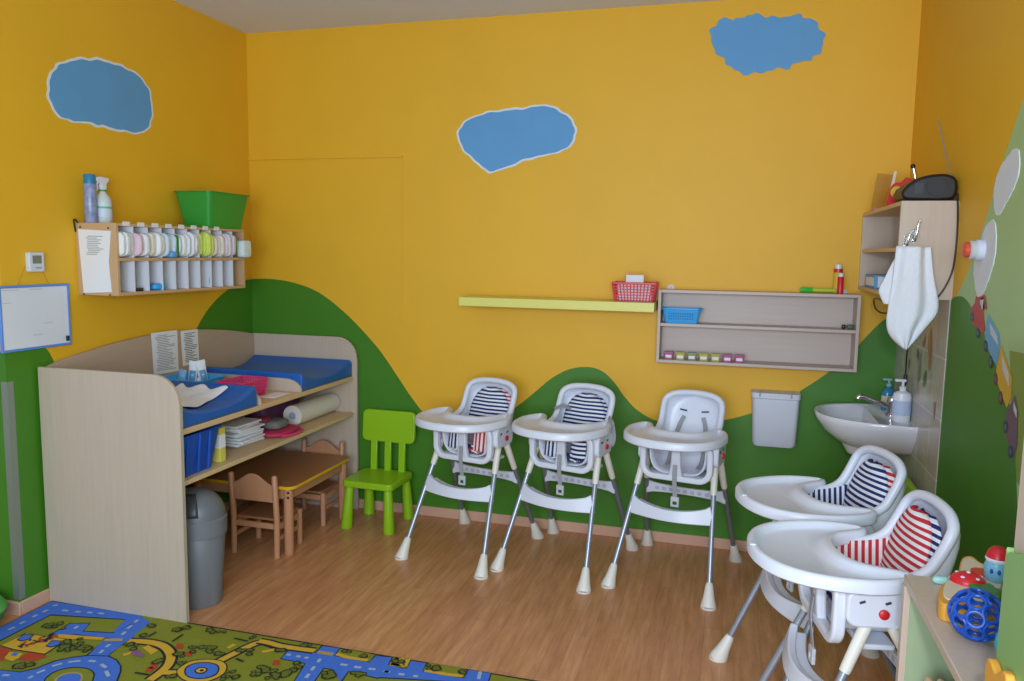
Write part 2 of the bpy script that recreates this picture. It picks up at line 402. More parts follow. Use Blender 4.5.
# ================================================================== RUG with a printed street map
def rug():
    ms = [mat('rug_green', '#898d1e', .95, var=.12, vscale=60, bump=.4, bscale=400), mat('rug_blue', '#4678dc', .95, var=.08, vscale=60, bump=.4, bscale=400),
          mat('rug_outline', '#1d2327', .95), mat('rug_yellow', '#d6a92c', .95, var=.06, vscale=60), mat('rug_dash', '#a5b7cf', .95),
          mat('rug_tree', '#262b10', .95), mat('rug_red', '#b8421f', .95), mat('rug_leaf', '#646e1c', .95), mat('rug_mauve', '#8a5a86', .95), mat('rug_tan', '#b99d5a', .95)]
    b = MB(); T = .007
    x0, x1, y0, y1 = .035, 2.62, -3.9, -1.668
    b.box(x0, x1, y0, y1, .0, T, 0)
    def fx(u, v, k):
        p = Fl(u, v, T); p.z = T + .0003*k
        p.x = min(max(p.x, x0), x1); p.y = min(max(p.y, y0), y1); return p
    def pol(px, m, k, sm=0):
        pts = [fx(u, v, k) for u, v in px]
        if sm: pts = cr(pts, sm, closed=True)
        b.poly(pts, m)
    def line(px, w, m, k, sm=0, closed=False):
        pts = [fx(u, v, k) for u, v in px]
        if sm: pts = cr(pts, sm, closed)
        n = len(pts); L = []; R = []
        for i in range(n):
            t = (pts[(i+1) % n]-pts[i-1]) if closed else (pts[min(i+1, n-1)]-pts[max(i-1, 0)])
            t.normalize(); s = Vector((-t.y, t.x, 0))*w/2
            L.append(pts[i]+s); R.append(pts[i]-s)
        rng = range(n) if closed else range(n-1)
        b.add(L+R, [(i, (i+1) % n, n+(i+1) % n, n+i) for i in rng], m)
    def road(px, w, k, sm=0, closed=False, dash=True, m=1):
        line(px, w+.022, 2, k, sm, closed); line(px, w, m, k+1, sm, closed)
        if dash:
            pts = [fx(u, v, 0) for u, v in px]
            pts = cr(pts, sm or 4, closed)
            acc = 0
            for i in range(len(pts)-1):
                a, c = pts[i], pts[i+1]; L = (c-a).length
                n = max(1, int(L/.06))
                for j in range(n):
                    acc += 1
                    if acc % 2:
                        p = a.lerp(c, j/n); q = a.lerp(c, min(1, (j+.7)/n)); t = (q-p).normalized(); s = Vector((-t.y, t.x, 0))*.005
                        for z in (p, q): z.z = T + .0003*(k+3)
                        b.add([p+s, q+s, q-s, p-s], [(0,1,2,3)], 4)
    # dark selvage
    b.box(x0-.004, x1+.004, y1-.004, y1+.004, 0, T+.0004, 2)
    b.box(x0-.004, x0+.004, y0, y1, 0, T+.0004, 2)
    Fq = lambda x, y: None
    # street plan: centre lines in floor metres
    def rd(pts, w, k, **kw):
        global _t
        px = pts; P = [Vector((x, y, T)) for x, y in px]
        old = fx
        def f2(u, v, k2): return Vector((min(max(u, x0), x1), min(max(v, y0), y1), T+.0003*k2))
        return P
    return b, ms, pol, line, road, T, fx
b, ms, pol, line, road, T, fx = rug()
# roads (pixel outlines projected onto the floor); z(u, v) in the two zoomed views
A = lambda x, y: (x/7.314, 595+y/7.314)          # first detail view
Bq = lambda x, y: (120+x/6.4, 610+y/6.4)         # second
Cq = lambda x, y: (260+x/7.314, 625+y/7.314)     # third
Dq = lambda x, y: (380+x/5.69, 640+y/5.69)       # fourth
pol([A(-10,285), A(372,40), A(1020,140), Bq(175,85), A(790,450), A(630,440), A(940,185), A(370,150), A(-10,345)], 2, 1)
pol([A(-10,240), A(372,46), A(1010,145), A(1100,200), A(780,450), A(645,440), A(920,178), A(372,142), A(-10,335)], 1, 2)
pol([A(350,290), A(400,270), A(510,205), A(665,205), A(612,262), A(840,275), A(960,210), A(980,330), A(760,318), A(560,295)], 2, 2)
pol([A(356,296), A(410,272), A(514,210), A(652,210), A(602,268), A(830,281), A(960,215), A(980,335), A(770,312), A(560,288)], 1, 3)
# ring road round a pond
pol([A(-20,545), A(150,560), A(260,535), A(400,480), A(520,455), A(630,440), A(800,445), A(860,475), A(890,520), A(890,560), A(860,640), A(700,760), A(300,760), A(-20,640)], 2, 3)
pol([A(-20,550), A(150,567), A(265,542), A(405,487), A(520,462), A(640,447), A(790,452), A(848,480), A(876,520), A(876,560), A(846,640), A(690,750), A(300,750), A(-20,640)], 1, 4)
pol([A(320,640), A(340,600), A(390,565), A(470,538), A(570,528), A(650,540), A(690,570), A(690,610), A(650,680), A(500,740), A(360,720)], 2, 5, 3)
pol([A(330,640), A(350,605), A(395,572), A(470,546), A(565,536), A(642,547), A(678,573), A(678,610), A(640,675), A(500,732), A(370,715)], 0, 6, 3)
pol([A(400,650), A(410,610), A(460,580), A(530,568), A(590,575), A(605,610), A(570,660), A(470,690)], 9, 7, 3)
pol([A(412,650), A(422,615), A(465,588), A(530,577), A(580,584), A(592,612), A(560,655), A(470,680)], 1, 8, 3)
for a, c in [((60,258),(110,238)),((145,215),(185,195)),((235,165),(275,148)),((310,130),(350,112)),((385,82),(425,75)),((455,115),(500,120)),((550,125),(590,128)),((640,130),(675,134)),((720,135),(760,142)),((930,250),(965,225)),((890,295),(920,272)),((985,205),(1010,185)),((775,385),(805,365)),((730,430),(755,405)),((380,525),(455,505)),((500,495),(590,485)),((650,485),(700,490)),((740,510),(775,535)),((775,560),(795,600)),((270,575),(330,552)),((210,615),(240,595)),((20,590),(70,592)),((545,250),(570,230))]:
    line([A(*a), A(*c)], .014, 4, 9)
for i in range(6): line([A(780+i*22, 322), A(772+i*22, 342)], .012, 9, 9)
# yellow footpaths
pol([A(425,320), A(425,290), A(560,298), A(770,315), A(740,332), A(560,325), A(490,335)], 3, 9)
# school building: yellow front with blue windows and red roofs
pol([A(0,375), A(190,280), A(270,295), A(390,310), A(500,325), A(330,440), A(100,405)], 2, 9)
pol([A(8,372), A(192,285), A(270,299), A(390,314), A(490,328), A(326,434), A(100,400)], 3, 10)
for q in [(190,310),(400,355)]: pol([A(q[0]-70,q[1]+25), A(q[0]-20,q[1]-20), A(q[0]+60,q[1]-15), A(q[0]+30,q[1]+20), A(q[0]-30,q[1]+35)], 2, 11); pol([A(q[0]-58,q[1]+20), A(q[0]-18,q[1]-14), A(q[0]+48,q[1]-10), A(q[0]+24,q[1]+15), A(q[0]-28,q[1]+28)], 1, 12)
rnd = random.Random(11)
for i in range(26):
    u = 130+i*10; v = 385-i*2.6
    line([A(u, v+rnd.uniform(-25, 20)), A(u+22, v+rnd.uniform(-35, 15))], .010, rnd.choice([2, 2, 6]), 13+.12*i)
pol([A(-20,380), A(90,410), A(40,440), A(20,490), A(-20,470)], 6, 11)
pol([A(130,475), A(200,425), A(310,440), A(345,455), A(230,490)], 6, 11)
pol([A(30,470), A(70,420), A(170,432), A(140,465), A(90,490)], 3, 12)
pol([A(75,450), A(105,425), A(140,432), A(115,452)], 1, 13)
# park paths and the fountain
road([Bq(55,200), Bq(150,203), Bq(230,215), Bq(290,240), Bq(325,290), Bq(310,350), Bq(260,400), Bq(190,450)], .035, 3, sm=5, dash=False, m=3)
road([Bq(270,400), Bq(330,402), Bq(380,402)], .03, 3.5, sm=3, dash=False, m=3)
road([Bq(1010,235), Bq(940,210), Bq(880,212), Bq(800,245), Bq(720,285), Bq(620,335)], .032, 3.2, sm=4, dash=False, m=3)
road([Cq(-10,118), Cq(60,130), Cq(150,155), Cq(280,175), Cq(400,190)], .03, 4.4, sm=3, dash=False, m=3)
pol([Bq(360,400), Bq(390,360), Bq(460,325), Bq(560,315), Bq(650,325), Bq(688,360), Bq(670,410), Bq(600,450), Bq(500,475), Bq(400,450)], 2, 5, 4)
pol([Bq(366,400), Bq(396,363), Bq(462,330), Bq(560,320), Bq(645,330), Bq(680,362), Bq(662,408), Bq(596,445), Bq(500,470), Bq(405,445)], 3, 6, 4)
pol([Bq(410,400), Bq(425,365), Bq(480,342), Bq(550,336), Bq(615,348), Bq(637,375), Bq(620,415), Bq(560,440), Bq(490,445), Bq(430,430)], 2, 7, 4)
pol([Bq(420,400), Bq(434,369), Bq(484,347), Bq(550,342), Bq(608,353), Bq(627,377), Bq(611,411), Bq(556,434), Bq(492,439), Bq(438,426)], 1, 8, 4)
pol([Bq(475,395), Bq(500,372), Bq(540,370), Bq(562,385), Bq(540,408), Bq(500,412)], 2, 9, 3); pol([Bq(485,394), Bq(505,378), Bq(538,376), Bq(552,386), Bq(535,402), Bq(504,405)], 3, 10, 3); pol([Bq(508,392), Bq(525,383), Bq(538,390), Bq(522,399)], 2, 11, 3)
pol([Bq(65,285), Bq(95,252), Bq(160,290), Bq(140,308)], 8, 9); pol([Bq(145,245), Bq(180,228), Bq(245,262), Bq(200,290)], 3, 9)
for q in [(380,235),(440,285),(215,365),(190,385),(1000,340)]: pol([Bq(q[0]-28,q[1]+14), Bq(q[0]-15,q[1]-18), Bq(q[0]+25,q[1]-14), Bq(q[0]+20,q[1]+16)], 6, 9)
# right-hand streets
pol([Cq(145,250), Cq(205,180), Cq(400,200), Cq(455,148), Cq(590,168), Cq(550,225), Cq(800,270), Cq(840,222), Cq(975,235), Cq(945,290), Cq(1040,312), Dq(150,160), Dq(170,115), Dq(270,130), Dq(245,175), Dq(475,215), Dq(500,165), Dq(640,185), Dq(620,240), Dq(400,240), Dq(0,218), Cq(860,395), Cq(650,345), Cq(600,420), Cq(520,330), Cq(470,320), Cq(400,420), Cq(240,420), Cq(325,285)], 2, 3)
pol([Cq(155,246), Cq(210,186), Cq(405,206), Cq(460,155), Cq(580,172), Cq(540,228), Cq(800,276), Cq(846,228), Cq(965,239), Cq(935,292), Cq(1040,318), Dq(152,164), Dq(176,120), Dq(262,133), Dq(240,180), Dq(478,220), Dq(505,170), Dq(632,188), Dq(612,240), Dq(400,236), Dq(0,212), Cq(860,388), Cq(645,338), Cq(590,415), Cq(525,324), Cq(465,314), Cq(390,420), Cq(250,420), Cq(335,282)], 1, 4)
for i in range(6): line([Cq(440+i*18, 190+i*3), Cq(428+i*18, 212+i*3)], .012, 9, 6)
for f, a, c in [(Cq,(195,218),(225,222)),(Cq,(265,230),(295,235)),(Cq,(325,240),(355,244)),(Cq,(425,275),(440,250)),(Cq,(375,335),(400,305)),(Cq,(335,390),(360,360)),(Cq,(590,290),(640,297)),(Cq,(690,308),(740,315)),(Cq,(795,322),(845,328)),(Cq,(910,342),(950,348)),(Dq,(20,180),(50,184)),(Dq,(105,195),(140,200)),(Dq,(190,205),(215,210)),(Dq,(560,225),(572,180))]:
    line([f(*a), f(*c)], .014, 4, 6.6)
for f, q in [(Cq,[(560,215),(600,180),(690,190),(820,215),(790,262),(640,240)]),(Cq,[(955,285),(985,230),(1040,240),(1040,300)]),(Dq,[(60,140),(90,98),(160,112),(140,152)]),(Dq,[(255,175),(285,125),(490,160),(472,208),(380,198)])]:
    pol([f(*p) for p in q], 0, 6); line([f(*p) for p in (q[-1], q[0])], .02, 3, 7.2); line([f(*p) for p in (q[-2], q[-1])], .02, 3, 7.5)
# trees: dark-outlined blobs
TREES = 0
def tree(u, v, s):
    c = fx(u, v, 0); n = 9
    if c.y > -1.668-s*1.2: return
    global TREES; TREES += 1; q_ = .0000012*TREES
    for k, (m, sc) in enumerate(((5, 1), (7, .58))):
        b.poly([Vector((c.x+s*sc*math.cos(2*PI*i/n)*rnd.uniform(.75, 1.15), min(-1.67, c.y+s*sc*math.sin(2*PI*i/n)*rnd.uniform(.75, 1.15)), T+.0003*(12+k)+q_)) for i in range(n)], m)
for f, (q0, q1, w, h, n) in [(A,(385,228,80,25,9)),(A,(545,355,60,30,8)),(A,(590,400,70,25,9)),(A,(450,395,60,20,6)),(A,(190,520,70,22,9)),(A,(950,375,60,25,5)),
        (Bq,(540,262,90,28,12)),(Bq,(360,135,35,15,4)),(Bq,(430,120,15,6,2)),(Bq,(200,105,12,6,2)),(Bq,(145,168,20,8,3)),(Bq,(610,128,75,20,8)),(Bq,(745,135,20,6,2)),(Bq,(870,178,40,14,5)),(Bq,(980,183,30,8,3)),(Bq,(800,275,45,22,6)),(Bq,(255,325,30,15,4)),(Bq,(380,292,20,12,3)),(Bq,(390,345,20,10,3)),(Bq,(320,432,25,12,3)),(Bq,(720,410,35,25,5)),(Bq,(860,410,25,20,4)),(Bq,(890,370,20,12,2)),(Bq,(950,390,35,15,4)),(Bq,(1000,410,20,15,3)),(Bq,(640,280,20,10,3)),(Bq,(660,440,30,10,3)),
        (Cq,(110,95,35,12,4)),(Cq,(330,140,45,18,7)),(Cq,(60,85,30,10,3)),(Cq,(40,330,35,20,4)),(Cq,(150,355,40,22,5)),(Cq,(260,300,30,18,4)),(Cq,(90,390,40,14,4)),(Cq,(230,345,30,20,4)),(Cq,(650,205,40,12,5)),(Cq,(770,225,40,14,6)),(Cq,(500,365,35,30,7)),(Cq,(150,190,20,10,2)),(Cq,(720,365,45,14,5)),(Cq,(1000,270,20,14,3)),
        (Dq,(115,120,25,12,5)),(Dq,(320,158,50,14,7)),(Dq,(700,205,45,10,5)),(Dq,(760,212,40,8,4)),(Dq,(460,190,15,6,2))]:
    for i in range(n): tree(*f(q0+rnd.uniform(-w, w), q1+rnd.uniform(-h, h)), rnd.uniform(.011, .021))
for q0, q1 in [((180,175),(230,145)),((335,205),(405,160)),((730,185),(820,205)),((740,315),(790,335)),((95,405),(185,420))]: line([Bq(*q0), Bq(*q1)], .010, 2, 12)
for q0, q1 in [((690,245),(735,220)),((910,270),(985,255)),((20,290),(90,270))]: line([Bq(*q0), Bq(*q1)], .02, 3, 5)
o = b.build('rug', ms, smooth=0, weld=False, org=(1.3, -2.8, 0))
tag(o, 'children\'s play rug printed with blue streets, yellow paths and green parks', 'rug')

# ================================================================== CHANGING TABLE
t = thing('changing_table', (.38, -.85, 0), 'long maple nursery changing table with arched back panel along the left wall', 'changing table')
def side(y, name, d=.018):
    prof = [(.016, 0), (.765, 0), (.765, .965)]
    for i in range(9):
        a = PI/2*i/8; prof.append((.765-.13+.13*math.cos(a), .978+.13*math.sin(a)))
    prof.append((.016, 1.108))
    b = MB(); b.prism([(x, y, z) for x, z in prof], (0, d, 0)); return b.build(name, BEECH, t, bevel=.002)
side(-1.672, 'side_panel'); side(-.037, 'side_panel')
b = MB(); b.box(.765, .769, -1.672, -1.654, 0, .98); b.build('edge_strip', mat('edge_band', '#b7ab98', .4), t)
b = MB(); b.box(.765, .769, -.037, -.019, 0, .98); b.build('edge_strip', MATS['edge_band'], t)
arch = [(-1.653, 1.1)] + [(-1.653+1.615*s, 1.1+.088*math.sin(PI*s)**.8) for s in [i/24 for i in range(1, 24)]] + [(-.038, 1.106)]
b = MB(); b.prism([(.017, y, z) for y, z in [(-1.653, .45)]+arch+[(-.038, .45)]], (.018, 0, 0)); b.build('back_panel', mat('maple_laminate_back', '#b99f88', .42, var=.09, vscale=5, stretch=(14, 1.2, 14)), t, bevel=.002)
b = MB(); b.box(.036, .745, -1.653, -.038, .84, .865); b.build('top_board', [BEECHE], t, bevel=.002)
b = MB(); b.box(.036, .745, -1.653, -.038, .612, .633); b.build('shelf', BEECHE, t, bevel=.002)
for y in (-1.04, -.655):
    prof = [(.036, .865), (.742, .865)] + [(.742-.10+.10*math.cos(PI/2*i/6), .872+.065*math.sin(PI/2*i/6)) for i in range(7)] + [(.036, .94)]
    b = MB(); b.prism([(x, y, z) for x, z in prof], (0, .016, 0)); b.build('divider', BEECH, t, bevel=.002)

# contoured changing mats
def cmat(y0, y1, label):
    rows = []; n = 24
    for i in range(n+1):
        s = i/n; y = y0+(y1-y0)*s
        e = abs(2*s-1); h = .048 + .07*(e**2.6) - (.02*max(0, (e-.93)/.07))
        rows.append((y, h))
    b = MB(); z0 = .8665
    vs = []
    xs = [.04, .05, .2, .4, .6, .725, .738]
    for j, x in enumerate(xs):
        for y, h in rows:
            k = .85 if j in (0, len(xs)-1) else 1
            vs.append(Vector((x, y, z0+h*k)))
    k = len(rows); fs = []
    for j in range(len(xs)-1):
        for i in range(k-1): fs.append((j*k+i, j*k+i+1, (j+1)*k+i+1, (j+1)*k+i))
    o = len(vs)
    for x in (xs[0], xs[-1]):
        for y, h in rows: vs.append(Vector((x, y, z0)))
    for i in range(k-1):
        fs.append((i, o+i, o+i+1, i+1)); a = (len(xs)-1)*k; fs.append((a+i, a+i+1, o+k+i+1, o+k+i))
    fs.append(tuple(range(o, o+k)) + tuple(range(o+2*k-1, o+k-1, -1)))
    for i in (0, k-1):
        fs.append(tuple(j*k+i for j in range(len(xs))) + (o+k+i, o+i))
    b.add(vs, fs)
    ob = b.build('changing_mat', BLUEV, bevel=.006, smooth=35); tag(ob, label, 'changing mat', 'blue mats on the changing table'); return ob
cmat(-1.65, -1.062, 'blue vinyl changing mat with a white cloth on it, nearest end of changing table')
cmat(-.636, -.04, 'bare blue vinyl changing mat at the far end, next to the back wall')
# cloth on the near mat
rnd = random.Random(5)
rows = []
for j in range(15):
    r = []
    for i in range(13):
        s, q = i/12, j/14
        y = -1.58+.45*q + .016*math.sin(13*s+2*q); x = .33+.36*s + .015*math.sin(7*q) - .08*q*s
        e = abs(2*((y+1.65)/.588)-1); h = .048+.07*e**2.6
        r.append(Vector((x, y, .8665+h+.008+.006*math.sin(14*s+5*q)*math.sin(11*q)+rnd.uniform(0, .004))))
    rows.append(r)
b = MB(); b.grid(rows); tag(b.build('cloth', mat('printed_muslin', '#f3f4fb', .95, var=.07, vscale=28, bump=.3, bscale=150), solid=.006, subsurf=1), 'crumpled off-white cloth lying on the near blue changing mat', 'cloth')

# things in the middle bay
def tray_mesh(b, x0, x1, y0, y1, z0, z1, taper, th=.004, m=0, r=.02, lip=.008):
    """an open box with sloping sides, rounded corners and a lip"""
    def ring(dx, z, rr): return [(x, y, z) for x, y in rrect(x0+taper-dx, x1-taper+dx, y0+taper-dx, y1-taper+dx, rr, 4)]
    seq = [ring(0, z0, r*.7), ring(taper, z1-.004, r), ring(taper+lip, z1-.004, r+lip), ring(taper+lip, z1, r+lip), ring(taper-th, z1, r), ring(-th, z0+th, r*.6)]
    n = len(seq[0]); vs = [p for q in seq for p in q]; fs = []
    for j in range(len(seq)-1):
        for i in range(n): fs.append((j*n+i, j*n+(i+1) % n, (j+1)*n+(i+1) % n, (j+1)*n+i))
    fs.append(tuple(range(n))[::-1]); fs.append(tuple((len(seq)-1)*n+i for i in range(n)))
    return b.add(vs, fs, m)
b = MB(); tray_mesh(b, .09, .37, -1.02, -.80, .8655, .962, .02)
tag(b.build('tray', LBLUE, smooth=30), 'light blue shallow plastic tray holding cream tubes on changing table', 'tray')
def tube_of_cream(c, lean, col, cap, label, rz=0, s=1):
    t2 = thing('cream_tube', c, label, 'tube', 'cream tubes in the light blue tray', rz, local=True)
    R = roty(lean)
    def P(x, y, z): return tuple(R @ Vector((x*s, y*s, z*s)))
    vs = []; fs = []; n = 14
    for k, (w, d, z) in enumerate([(.015, .015, .028), (.018, .017, .035), (.019, .014, .08), (.021, .002, .13), (.021, .0015, .142)]):
        for i in range(n): a = 2*PI*i/n; vs.append(P(w*math.cos(a), d*math.sin(a), z))
    for j in range(4):
        for i in range(n): fs.append((j*n+i, j*n+(i+1) % n, (j+1)*n+(i+1) % n, (j+1)*n+i))
    fs += [tuple(range(n))[::-1], tuple(4*n+i for i in range(n))]
    b = MB(); b.add(vs, fs); b.build('tube_body', col, t2)
    b = MB(); b.lathe([(.014*s, 0), (.014*s, .026*s), (.011*s, .029*s)], (0, 0, 0), 14, 0, R); b.build('cap', cap, t2)
    b = MB(); pts = [P(-.013, -.0178, .05), P(.013, -.0178, .05), P(.013, -.010, .1), P(-.013, -.010, .1)]; b.poly(pts); b.build('printed_band', mat('blue_print', '#6aa7d8', .5), t2, solid=.001)
    return t2
WT = mat('tube_white', '#eef0f4', .4); PB = mat('pale_blue_cap', '#7fb7e0', .4)
tube_of_cream((.2, -.875, .871), .12, WT, PB, 'white cream tube standing in the light blue tray, leaning back', .5, 1.2)
tube_of_cream((.27, -.845, .871), -.15, WT, MATS['tube_white'], 'white and blue cream tube leaning at the right side of light blue tray', .9, 1.25)
tube_of_cream((.19, -.955, .871), .15, PB, WT, 'pale blue cream tube lying low at left in light blue tray', .4, .95)
b = MB(); b.lathe([(.016, .8705), (.017, .925), (.011, .93), (.011, .95), (0, .951)], (.245, -.87, 0), 16); tag(b.build('jar', WT), 'small white lidded jar between the tubes in light blue tray', 'jar')
# pink basket
def basket(name, x0, x1, y0, y1, z0, z1, taper, m, label, rim=.009, nv=9, group=None, cat='basket', rows_=4):
    t2 = thing(name, ((x0+x1)/2, (y0+y1)/2, z0), label, cat, group)
    b = MB(); bw = .0056
    r0 = [(x0+taper, y0+taper), (x1-taper, y0+taper), (x1-taper, y1-taper), (x0+taper, y1-taper)]
    r1 = [(x0, y0), (x1, y0), (x1, y1), (x0, y1)]
    def at(k, s, q):
        a = Vector(r0[k]).lerp(Vector(r0[(k+1) % 4]), s); c = Vector(r1[k]).lerp(Vector(r1[(k+1) % 4]), s)
        p = a.lerp(c, q); return Vector((p.x, p.y, z0+(z1-z0)*q))
    for k in range(4):
        n = nv if k in (0, 2) else max(5, int(nv*(y1-y0)/(x1-x0)))
        for i in range(n+1): b.rect([at(k, i/n, .03), at(k, i/n, 1)], bw if 0 < i < n else bw*2.4, bw*.8)
        for j in range(rows_): q = .2+.62*j/(rows_-1); b.rect([at(k, 0, q), at(k, 1, q)], bw*.8, bw)
    b.build('lattice_side', m, t2, smooth=0)
    b = MB(); b.box(x0+taper, x1-taper, y0+taper, y1-taper, z0, z0+.004); b.build('bottom', m, t2)
    b = MB(); P = [Vector((x, y, z1)) for x, y in r1]; b.rect(P+[P[0]], .012, .012, up=(0, 0, 1))
    b.build('rim', m, t2, bevel=.002)
    return t2
basket('wire_basket', .45, .60, -.985, -.765, .8655, .955, .012, PINK, 'bright pink plastic lattice basket between the two blue changing mats')
b = MB(); b.box(.475, .575, -.95, -.80, .8705, .915); tag(b.build('wipes_pack', WHITE, bevel=.01), 'white wipes pack lying inside the pink basket', 'wipes pack')
b = MB(); b.box(.62, .705, -.86, -.71, .8655, .869); tag(b.build('notebook', [WHITE], bevel=.001), 'flat white notepad on the changing table in front of the pink basket', 'notepad')

# printed notices on the back panel
def notice(px, x, dark, label, nl):
    P = [Lf(u, v, x) for u, v in px]
    b = MB(); b.prism(P, (.0012, 0, 0)); ob = b.build('notice', [WHITE, dark], smooth=0)
    b2 = MB(); rr = random.Random(nl); bil = lambda s, q: (P[0].lerp(P[1], s)).lerp(P[3].lerp(P[2], s), q) + Vector((.0015, 0, 0))
    for i in range(nl):
        q = .08+.86*i/nl; s0 = .12+rr.uniform(0, .1); s1 = rr.uniform(.55, .92)
        h = .36/nl
        b2.add([bil(s0, q), bil(s1, q), bil(s1, q+h), bil(s0, q+h)], [(0,1,2,3)])
    b2.build('printed_text', dark, ob, smooth=0)
    return tag(ob, label, 'notice', 'notices on the changing table back panel')
notice([(151,333),(177,330),(178.5,371),(154,375)], .0355, INK, 'white printed notice with faint text, left of two on table back panel', 22)
notice([(180.5,331),(197.5,329),(199,363),(183,366)], .0355, INKD, 'white notice with dense dark text, right of two on table back panel', 17)

# shelf contents
b = MB(); tray_mesh(b, .38, .735, -1.640, -1.345, .6335, .828, .03, r=.03, lip=.012)
for y in (-1.58, -1.5, -1.43): b.tube([(.718, y, .64), (.735, y, .82)], [.006, .007], 8)
for x in (.45, .53, .61, .68): b.tube([(x, -1.376, .64), (x, -1.347, .82)], [.006, .007], 8)
tag(b.build('storage_bin', BLUEP, smooth=35), 'deep blue plastic storage bin on the shelf under near changing mat', 'bin')
b = MB(); b.box(.50, .70, -1.315, -1.272, .6335, .80); b.box(.50, .7005, -1.3155, -1.2715, .70, .77, 1)
tag(b.build('carton', [mat('yellow_carton', '#d9cf5c', .6), WHITE], bevel=.003), 'slim yellow and white carton standing right of the blue storage bin', 'carton')
rnd = random.Random(8)
b = MB()
for i in range(9):
    b.obox((.53+rnd.uniform(-.018, .018), -.955+rnd.uniform(-.02, .02), .640+i*.0125), (.20, .215, .011), rotz(rnd.uniform(-.14, .14)))
tag(b.build('napkin_stack', mat('soft_white', '#dfe1ea', .9), bevel=.003), 'untidy stack of white paper napkins on the middle shelf', 'napkins')
t2 = thing('toiletry_bag', (.60, -.735, .6335), 'dark pink flat toiletry bag with grey pouch on middle shelf', 'bag')
b = MB(); b.pillow((.60, -.70, .651), (.22, .27, .032), e=.6); b.build('bag_body', mat('dark_pink_fabric', '#c0305c', .8, bump=.2), t2)
b = MB(); b.pillow((.61, -.71, .692), (.12, .14, .05), e=.55); b.build('pouch', mat('grey_felt', '#6f716f', .9), t2)
b = MB(); b.tube(cr([(.705, -.795, .645), (.735, -.705, .642), (.72, -.605, .642), (.66, -.565, .644)], 5), .007, 8); b.build('handle_loop', PINK, t2)
b = MB(); b.pillow((.56, -.765, .72), (.10, .10, .035), e=.7); b.build('folded_flap', mat('wine_fabric', '#7e2748', .85), t2)
t2 = thing('paper_roll', (.57, -.27, .6335), 'white couch-paper roll lying on the middle shelf near back wall', 'paper roll')
R = rotx(-PI/2)
b = MB(); b.lathe([(.02, 0), (.060, 0), (.060, .455), (.02, .455)], (.60, -.515, .6945), 32, 0, R); b.build('paper', mat('roll_paper', '#ddd8d0', .85), t2)
b = MB(); b.lathe([(.015, -.002), (.022, -.002), (.022, .02), (.015, .02), (.015, -.002)], (.60, -.515, .6945), 24, 0, R); b.build('core', mat('core_blue_grey', '#9aa4c2', .7), t2)
b = MB(); b.pillow((.36, -.34, .70), (.16, .42, .13), e=.35); tag(b.build('wipes_bag', mat('purple_wrap', '#7c4c78', .4, var=.5, vscale=14)), 'purple and white plastic pack behind the white paper roll', 'pack')

# ================================================================== WASTE BIN
c = (.655, -1.455)
t = thing('waste_bin', (*c, 0), 'grey plastic swing-lid waste bin under the changing table near end', 'waste bin')
b = MB(); b.lathe([(.112, 0), (.118, .006), (.140, .335), (.137, .34), (.133, .335), (.110, .012), (0, .012)], (*c, 0), 36, sx=1, sy=.86); b.build('body', GREYP, t)
b = MB(); b.lathe([(.142, .335), (.148, .338), (.150, .415), (.145, .42), (.137, .42), (.136, .336), (.142, .335)], (*c, 0), 36, sx=1, sy=.86); b.build('rim', GREYP, t)
b = MB(); b.lathe([(.143*math.cos(PI/2*i/9)**.8, .42+.122*math.sin(PI/2*i/9)) for i in range(10)], (*c, 0), 36, sx=1, sy=.86); b.build('dome_lid', mat('lid_grey', '#6b6f75', .4), t)
rows = []
for j in range(9):
    el = .16+1.0*j/8; r = []
    for i in range(11):
        az = -1.98+1.12*i/10; ce = math.cos(el)**.8
        r.append(Vector((c[0]+.145*ce*math.cos(az), c[1]+.86*.146*ce*math.sin(az), .4215+.1235*math.sin(el))))
    rows.append(r)
b = MB(); b.grid(rows); b.build('swing_flap', GREYD, t, solid=.003)

# ================================================================== SMALL TABLE AND CHAIRS
t = thing('childrens_table', (.46, -.5, 0), 'low brown children\'s table with yellow edge under the changing table', 'table')
Z = .385
out = rrect(.14, .80, -.855, -.168, .05)
b = MB(); b.prism([(x, y, Z-.018) for x, y in out], (0, 0, .018), 0, 1)
b.build('tabletop', [WOODB, YELE], t, bevel=.003)
b = MB()
for (x0, x1, y0, y1) in ((.175, .765, -.825, -.805), (.175, .765, -.225, -.205), (.175, .195, -.805, -.225), (.745, .765, -.805, -.225)): b.box(x0, x1, y0, y1, Z-.078, Z-.018)
b.build('apron', WOODC, t, bevel=.002)
for x in (.18, .755):
    for y in (-.82, -.21):
        b = MB(); b.lathe([(.023, 0), (.026, .01), (.026, Z-.0185)], (x, y, 0), 16); lg = b.build('leg', WOODC, t)
        if x > .5 and y < -.5:
            for z in (Z-.035, Z-.062):
                b = MB(); b.lathe([(0, .003), (.008, .002), (.008, 0)], (x+.012, y-.0235, z), 12, 0, rotx(PI/2) @ rotz(0)); b.build('bolt', CHROME, lg)
